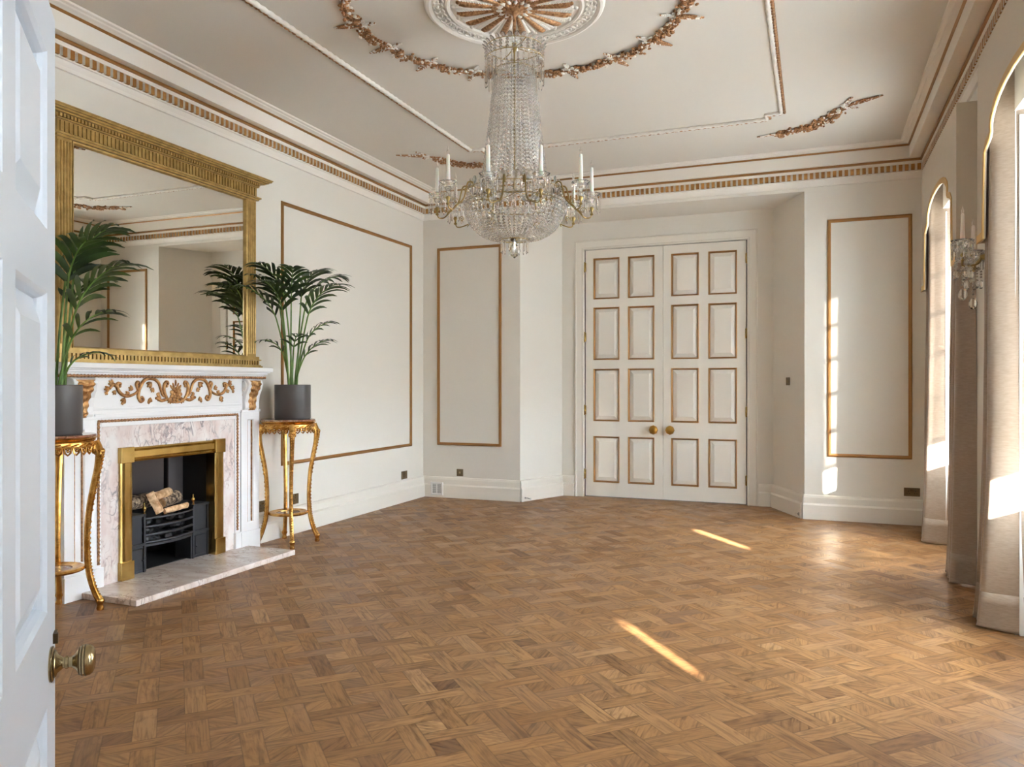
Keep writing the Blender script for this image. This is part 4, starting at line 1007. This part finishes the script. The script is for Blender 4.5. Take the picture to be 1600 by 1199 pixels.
def border():
    root = thing('ceiling_border', (MX, MY, ZT), 'rectangular white rope moulding with gilt edge on the ceiling', 'ceiling moulding')
    hx, hy, n_ = 1.485, 2.735, .125
    c = [(hx, hy - n_), (hx - n_, hy - n_), (hx - n_, hy)]; q = []
    for sx, sy, rev in ((1, 1, 0), (-1, 1, 1), (-1, -1, 0), (1, -1, 1)):
        pts = [(MX + sx * x, MY + sy * y) for x, y in c]; q += list(reversed(pts)) if rev else pts
    P = []
    for a, b_ in zip(q, q[1:] + q[:1]):
        a = Vector((*a, ZT - .010)); b_ = Vector((*b_, ZT - .010)); k = max(2, int((b_ - a).length / .012)); P += [a.lerp(b_, i / k) for i in range(k)]
    r = MB().tube(P, .017, 8, closed=True, twist=lambda an, k: 1 + .25 * sin(2 * an + k * 1.05)); r.build('rope', M['plaster'], root, 70)
    P2 = []
    for a, b_ in zip(q, q[1:] + q[:1]):
        for (a_, c_) in ((a, b_),):
            a3 = Vector((MX + (a_[0] - MX) * 1.0, MY + (a_[1] - MY) * 1.0, 0)); b3 = Vector((MX + (c_[0] - MX), MY + (c_[1] - MY), 0))
            d = (b3 - a3).normalized(); nrm = Vector((d.y, -d.x, 0))
            if nrm.dot((a3 + b3) / 2 - Vector((MX, MY, 0))) < 0: nrm = -nrm
            k = max(2, int((b3 - a3).length / .014))
            P2.append([a3.lerp(b3, i / k) + nrm * .026 + Vector((0, 0, ZT - .012)) for i in range(k + 1)])
    g = MB()
    for L in P2: g.tube(L, .011, 6, twist=lambda an, k: 1 + .35 * sin(k * 2.1))
    g.build('gilt_edge', M['giltceil'], root, 70)
border()

# ================================================================== CHANDELIER
def bead(b, c, r, n=6, sz=1.0):
    x, y, z = c; v = [(x, y, z + r * sz)]; f = []
    for zz, rr in ((.55, .78), (0, 1.0), (-.55, .78)):
        for i in range(n):
            a = 2 * pi * (i + (.5 if zz == 0 else 0)) / n; v.append((x + r * rr * cos(a), y + r * rr * sin(a), z + r * zz * sz))
    v.append((x, y, z - r * sz)); e = len(v) - 1
    for i in range(n):
        j = (i + 1) % n; f += [(0, 1 + i, 1 + j), (e, 1 + 2 * n + j, 1 + 2 * n + i)]
        for k in (0, 1): f.append((1 + k * n + i, 1 + (k + 1) * n + i, 1 + (k + 1) * n + j, 1 + k * n + j))
    b.add(v, f)
def prism_drop(b, c, L, r, dirx, point=True):
    """hanging glass prism from c down; triangular section turned to face dirx"""
    x, y, z = c; R = atan2(dirx[1], dirx[0])
    def ringp(rr, zz): return [(x + rr * cos(R + 2 * pi * i / 6), y + rr * sin(R + 2 * pi * i / 6) , zz) for i in range(6)]
    v = ringp(r * .5, z) + ringp(r, z - r * 1.5) + ringp(r, z - L + r * 2.2) + [(x, y, z - L)]
    f = [tuple(range(5, -1, -1))] + [(k * 6 + i, k * 6 + (i + 1) % 6, (k + 1) * 6 + (i + 1) % 6, (k + 1) * 6 + i) for k in (0, 1) for i in range(6)] + [(12 + i, 12 + (i + 1) % 6, 18) for i in range(6)]
    b.add(v, f); bead(b, (x, y, z + r * 1.1), r * .9, 5)
def candle_set(root, c, zc, with_prisms=8, R=.050, bulb=True, hgt=.175):
    """cup with hanging prisms and an imitation candle, standing at c = (x, y); zc: height of the candle foot"""
    x, y = c
    cup = MB().lathe([(.010, -.075), (.014, -.06), (.010, -.045), (.020, -.03), (.030, -.012), (R * .8, -.004), (R, .004), (R + .003, .012), (R - .003, .010), (.030, .0), (.022, .004), (.020, .02), (.016, .02)], 16, (x, y, zc), wob=lambda a, k: 1 + (.05 * cos(8 * a) if k in (5, 6, 7, 8) else 0)).build('candle_cup', M['cup'], root)
    for k in range(with_prisms):
        a = 2 * pi * k / with_prisms + .2; b = MB(); prism_drop(b, (x + (R - .002) * cos(a), y + (R - .002) * sin(a), zc - .010), .105, .0058, (cos(a), sin(a))); b.build('prism', M['drop'], cup)
    ca = MB().lathe([(.0155, .004), (.0155, .012), (.0135, .016), (.0105, hgt - .01), (.0085, hgt), (.004, hgt + .002), (0, hgt + .002)], 14, (x, y, zc)).build('candle', M['candle'], root, 40)
    if bulb: MB().lathe([(.006, hgt), (.009, hgt + .012), (.0085, hgt + .022), (.004, hgt + .036), (.0012, hgt + .048), (0, hgt + .05)], 12, (x, y, zc)).build('bulb', M['glassbulb'], ca, 60)
    MB().lathe([(.006, -.125), (.012, -.118), (.006, -.108), (.008, -.095), (.015, -.085), (.012, -.075), (.005, -.07)], 10, (x, y, zc)).build('candle_socket', M['chbrass'], root, 50)
def chandelier():
    cx, cy = MX, MY; root = thing('chandelier', (cx, cy, 2.19), 'tall crystal bead chandelier with white candles hanging from the ceiling rose', 'chandelier')
    MB().lathe([(.078, 3.768), (.080, 3.758), (.072, 3.750), (.060, 3.747), (.050, 3.738), (.030, 3.730), (.016, 3.722), (.010, 3.71), (.009, 3.60)], 28, (cx, cy, 0)).build('canopy', M['giltceil'], root, 40)
    MB().tube([(cx, cy, 3.61), (cx, cy, 2.25)], .0055, 8).build('rod', M['chbrass'], root, 60)
    def hoop(r, z, t=.0026, name='hoop', mt='chbrass'): MB().tube([(cx + r * cos(2 * pi * i / 48), cy + r * sin(2 * pi * i / 48), z) for i in range(48)], t, 6, closed=True).build(name, M[mt], root, 60)
    for r, z in ((.178, 3.510), (.181, 3.440), (.124, 3.370), (.205, 2.66), (.290, 2.615), (.310, 2.535), (.083, 2.305)): hoop(r, z)
    sp = MB(); lw = MB()
    for k in range(4):
        a = pi / 4 + k * pi / 2; e = Vector((cos(a), sin(a), 0)); c = Vector((cx, cy, 0))
        sp.tube([c + Vector((0, 0, 3.545)), c + e * .02 + Vector((0, 0, 3.515)), c + e * .10 + Vector((0, 0, 3.505)), c + e * .178 + Vector((0, 0, 3.510))], .0035, 6)
        lw.tube([c + Vector((0, 0, 2.60)), c + e * .15 + Vector((0, 0, 2.608)), c + e * .29 + Vector((0, 0, 2.615))], .0035, 6)
    sp.build('crown_spokes', M['chbrass'], root, 60); lw.build('rim_spokes', M['chbrass'], root, 60)
    MB().lathe([(.006, 3.555), (.016, 3.54), (.008, 3.525), (.018, 3.508), (.008, 3.492), (.006, 3.48)], 10, (cx, cy, 0)).build('hub', M['chbrass'], root, 60)
    # crown: flared frosted leaves, bead strings, prisms
    for k in range(28):
        a = 2 * pi * k / 28; e = Vector((cos(a), sin(a), 0)); R = Matrix.Rotation(a, 3, 'Z') @ Matrix.Rotation(.9, 3, 'Y')
        MB().ball(Vector((cx, cy, 3.520)) + e * .188, .020, 7, 5, (.28, .75, 1.0), R=R).build('crown_leaf', M['frost'], root)
    for k in range(26):
        a = 2 * pi * k / 26; e = Vector((cos(a), sin(a), 0)); b = MB()
        for i in range(3): bead(b, Vector((cx, cy, 3.495 - .0215 * i)) + e * .179, .0115, 7)
        b.build('crown_strand', M['crystal'], root)
    for k in range(32):
        a = 2 * pi * (k + .5) / 32; e = Vector((cos(a), sin(a), 0)); b = MB(); prism_drop(b, Vector((cx, cy, 3.428)) + e * .181, .148 + .018 * (k % 2), .0066, e); b.build('crown_prism', M['crystal'], root)
    # body strands: narrow at the top, spreading like a bell
    nb = 40; zt, zb = 3.362, 2.665
    for k in range(nb):
        a = 2 * pi * k / nb; e = Vector((cos(a), sin(a), 0)); b = MB(); m_ = 30
        for i in range(m_):
            u = i / (m_ - 1); r = .124 + .062 * u + .018 * u * u; bead(b, Vector((cx, cy, zt + (zb - zt) * u)) + e * r, .0100 + .0022 * u, 6)
        b.build('bead_strand', M['crystal'], root)
    for k in range(24):
        a = 2 * pi * (k + .5) / 24; e = Vector((cos(a), sin(a), 0)); b = MB()
        b.lathe([(0, -.003), (.020, -.004), (.028, 0), (.020, .004), (0, .003)], 12, Vector((cx, cy, 2.645)) + e * .286, axis_to(e)); b.build('crystal_disc', M['frost'], root, 50)
    for k in range(44):
        a = 2 * pi * (k + .5) / 44; e = Vector((cos(a), sin(a), 0)); b = MB(); prism_drop(b, Vector((cx, cy, 2.605)) + e * .296, .075, .0068, e); b.build('rim_prism', M['crystal'], root)
    # bowl: strands curving in to the bottom hoop
    nw = 52
    for k in range(nw):
        a = 2 * pi * k / nw; e = Vector((cos(a), sin(a), 0)); b = MB(); m_ = 17
        for i in range(m_):
            u = i / (m_ - 1); th = u * pi / 2; r = .083 + (.315 - .083) * cos(th * .98) ** .9; z = 2.538 - (2.538 - 2.312) * sin(th)
            bead(b, Vector((cx, cy, z)) + e * r, .0125 - .0055 * u, 6)
        b.build('bowl_strand', M['crystal'], root)
    for k in range(16):
        a = 2 * pi * k / 16; e = Vector((cos(a), sin(a), 0)); b = MB(); prism_drop(b, Vector((cx, cy, 2.300)) + e * .083, .080, .0055, e); b.build('base_prism', M['crystal'], root)
    MB().lathe([(.012, 2.31), (.014, 2.296), (.010, 2.285), (.020, 2.275), (.036, 2.255), (.040, 2.238), (.034, 2.220), (.018, 2.203), (0, 2.190)], 12, (cx, cy, 0)).build('finial', M['drop'], root)
    MB().lathe([(.022, 2.318), (.028, 2.312), (.024, 2.298), (.010, 2.292)], 16, (cx, cy, 0)).build('finial_cap', M['dkbrass'], root, 40)
    # five brass arms, each forking to two candles: ten candles on one circle, 36 degrees apart
    base = atan2(-(cy), -(cx))                     # the way to the doorway
    Rc = .485
    for k in range(5):
        am = base + radians(72 * k); c0 = Vector((cx, cy, 0)); b = MB()
        for s_ in (-1, 1):
            ac = am + s_ * radians(18); ec = Vector((cos(ac), sin(ac), 0)); tc = Vector((-sin(ac), cos(ac), 0)) * -s_; tip = c0 + ec * Rc
            ar = am + s_ * radians(11); em = Vector((cos(ar), sin(ar), 0))
            st = catmull([c0 + em * r + Vector((0, 0, z)) for r, z in ((.292, 2.598), (.284, 2.615), (.296, 2.634), (.322, 2.628), (.336, 2.585), (.348, 2.535), (.375, 2.500), (.405, 2.478))], 5)
            b.tube(st, [.0062 - .002 * i / len(st) for i in range(len(st))], 8)
            b.tube([c0 + em * .40 + Vector((0, 0, 2.482)), c0 + em * .418 + Vector((0, 0, 2.462)), c0 + em * .428 + Vector((0, 0, 2.446))], [.006, .005, .0015], 7)
            p = catmull([c0 + em * .375 + Vector((0, 0, 2.500)), c0 + em * .405 + Vector((0, 0, 2.470)), c0 + ec * (Rc - .045) + tc * .012 + Vector((0, 0, 2.444)), tip - ec * .010 + tc * .004 + Vector((0, 0, 2.446)), tip + Vector((0, 0, 2.470))], 5)
            b.tube(p, .0042, 7)
            q0 = c0 + ec * (Rc - .055) + Vector((0, 0, 2.492)); b.tube([q0 + ec * ((.022 - .0014 * i) * cos(i * .6)) + Vector((0, 0, (.022 - .0014 * i) * sin(i * .6))) for i in range(15)], .0028, 6)
            q1 = c0 + em * .300 + Vector((0, 0, 2.612)); b.tube([q1 + em * ((.016 - .0011 * i) * cos(2 - i * .6)) + Vector((0, 0, (.016 - .0011 * i) * sin(2 - i * .6))) for i in range(13)], .0026, 6)
        ao = b.build('arm', M['chbrass'], root, 60)
        for s_ in (-1, 1):
            ac = am + s_ * radians(18); candle_set(ao, (cx + Rc * cos(ac), cy + Rc * sin(ac)), 2.585, 7, .052)
chandelier()

# ================================================================== WALL SCONCE
def sconce():
    yc = 5.74; root = thing('wall_sconce', (XR, yc, 1.93), 'crystal wall sconce with two white candles between the curtains', 'wall light')
    MB().lathe([(.05, 0), (.052, .008), (.040, .016), (.020, .024), (.012, .05)], 20, (XR, yc, 2.22), axis_to((-1, 0, 0))).build('back_plate', M['chbrass'], root, 40)
    for (x, y, zf) in ((.875, 5.62, 2.305), (.972, 5.85, 2.265)):
        p = catmull([(XR - .04, yc, 2.22), (XR - .07, yc + (y - yc) * .4, 2.17), (x + .005, y - (y - yc) * .12, 2.155), (x, y, 2.19)], 6)
        ao = MB().tube(p, .0062, 8).build('arm', M['chbrass'], root, 60)
        x0 = x; candle_set(ao, (x, y), zf, 10, .062, True, .18)
        b = MB()
        for k in range(9):
            a = 2 * pi * k / 9
            for i in range(4): bead(b, (x + (.058 - .012 * i) * cos(a), y + (.058 - .012 * i) * sin(a), zf - .01 - .028 * i - .01 * (i * i)), .011, 6)
        b.build('bead_swag', M['crystal'], ao)
        for k in range(5):
            a = 2 * pi * k / 5; d = MB(); q = (x + .045 * cos(a), y + .045 * sin(a), zf - .125); L = .09 + .05 * (k % 2)
            for i in range(3): bead(d, (q[0], q[1], q[2] - .018 * i), .0075, 6)
            d.ball((q[0], q[1], q[2] - .05 - .035), .017, 8, 6, (.9, .9, 1.8)); d.build('pendant_drop', M['crystal'], ao)
        d = MB()
        for i in range(7): bead(d, (x, y, zf - .14 - .022 * i), .009, 6)
        d.ball((x, y, zf - .335), .027, 10, 7, (1, 1, 1.45)); d.build('long_drop', M['crystal'], ao)
    b = MB()
    for k in range(15):
        u = k / 14; bead(b, (.93 + .05 * u - .02, 5.62 + .23 * u, 2.20 - .10 * sin(pi * u)), .010, 6)
    b.build('bead_swag', M['crystal'], root)
sconce()

# ================================================================== SOCKETS, SWITCH, VENT, DOOR STOPS
def plate(P, a0, b0, a1, b1, label, kind_, holes, name='wall_socket'):
    root = thing(name, P((a0 + a1) / 2, b0, 0), label, kind_)
    bevel(MB().box((a0, b0, .0005), (a1, b1, .009), P=P).build('face_plate', M['bronzeplate'], root), .002)
    w_ = a1 - a0; h_ = b1 - b0
    for (u, v_, du, dv, m_) in holes:
        MB().box((a0 + w_ * u - du, b0 + h_ * v_ - dv, .008), (a0 + w_ * u + du, b0 + h_ * v_ + dv, .0105), P=P).build('rocker' if m_ != 'black' else 'pin_slot', M[m_], root)
SO = lambda u: [(u, .62, .003, .006, 'black'), (u - .14, .36, .005, .003, 'black'), (u + .14, .36, .005, .003, 'black')]
SD = [(.27, .60, .003, .006, 'black'), (.19, .33, .005, .003, 'black'), (.35, .33, .005, .003, 'black'), (.73, .60, .003, .006, 'black'), (.65, .33, .005, .003, 'black'), (.81, .33, .005, .003, 'black'), (.44, .74, .007, .009, 'agedbrass'), (.56, .74, .007, .009, 'agedbrass')]
plate(PF, .828, .285, .972, .368, 'bronze double socket above the skirting by the curtains', 'socket', SD)
plate(PF, -4.103, .270, -4.016, .357, 'small bronze blank plate below the narrow left panel moulding', 'socket', [(.5, .5, .012, .012, 'agedbrass')])
plate(PL, 8.060, .268, 8.190, .362, 'bronze socket on the left wall near the far corner', 'socket', SO(.5) + [(.62, .8, .009, .009, 'agedbrass')])
plate(PL, 5.985, .270, 6.090, .366, 'bronze socket seen past the gilt stand legs', 'socket', SO(.5) + [(.5, .84, .008, .006, 'agedbrass')])
plate(PL, 5.505, .268, 5.645, .366, 'bronze double socket between the mantelpiece and gilt stand', 'socket', SD)
sp0, sp1 = Vector((-.10, YF, 0)), Vector((-.44, YD, 0)); spd = (sp1 - sp0).normalized(); spn = Vector((-spd.y, spd.x, 0)); spn = spn if spn.x < 0 else -spn
PS = lambda a, b_, c: tuple(sp0 + spd * a + spn * c + Vector((0, 0, b_)))
plate(PS, .345, 1.388, .431, 1.474, 'bronze light switch on the splayed wall right of the doors', 'light switch', [(.35, .5, .008, .016, 'agedbrass'), (.65, .5, .008, .016, 'agedbrass')], 'light_switch')
def vent():
    PV = lambda a, b_, c: (a, YF - .048 - c, b_)
    root = thing('air_vent', PV(-4.35, .03, 0), 'white square air vent in the skirting by the far left corner', 'vent')
    MB().rect_frame(-4.435, .028, -4.268, .190, [(0, 0), (0, .012), (.004, .015), (.020, .015), (.022, .006)], PV).build('frame', M['ventw'], root)
    MB().box((-4.42, .045, .001), (-4.283, .175, .006), P=PV).build('mesh_screen', M['ventd'], root)
    b = MB(); b.box((-4.358, .045, .004), (-4.345, .175, .012), P=PV)
    for k in range(11): z = .053 + .0115 * k; b.box((-4.415, z - .0018, .004), (-4.288, z + .0018, .010), P=PV)
    b.build('louvres', M['ventw'], root)
vent()
def stop(p, d, label):
    d = Vector(d).normalized(); p = Vector(p); root = thing('door_stop', p - Vector((0, 0, .04)), label, 'door stop')
    MB().lathe([(.018, 0), (.018, .004), (.009, .008), (.006, .012)], 14, p, axis_to(d)).build('base', M['steel'], root, 40)
    pts = catmull([p + d * .008, p + d * .04, p + d * .075 + Vector((0, 0, -.006))], 5); MB().tube(pts, .005, 8).build('stem', M['steel'], root, 60)
    MB().ball(p + d * .085 + Vector((0, 0, -.006)), .013, 10, 7).build('tip', M['ventw'], root, 60)
stop(PS(.015, .045, .049), (-.35, .94, 0), 'little steel door stop at the right end of the recess skirting')
stop((-3.262 + .045, YF + .02, .045), (.9, -.25, 0), 'little steel door stop at the left corner of the recess')
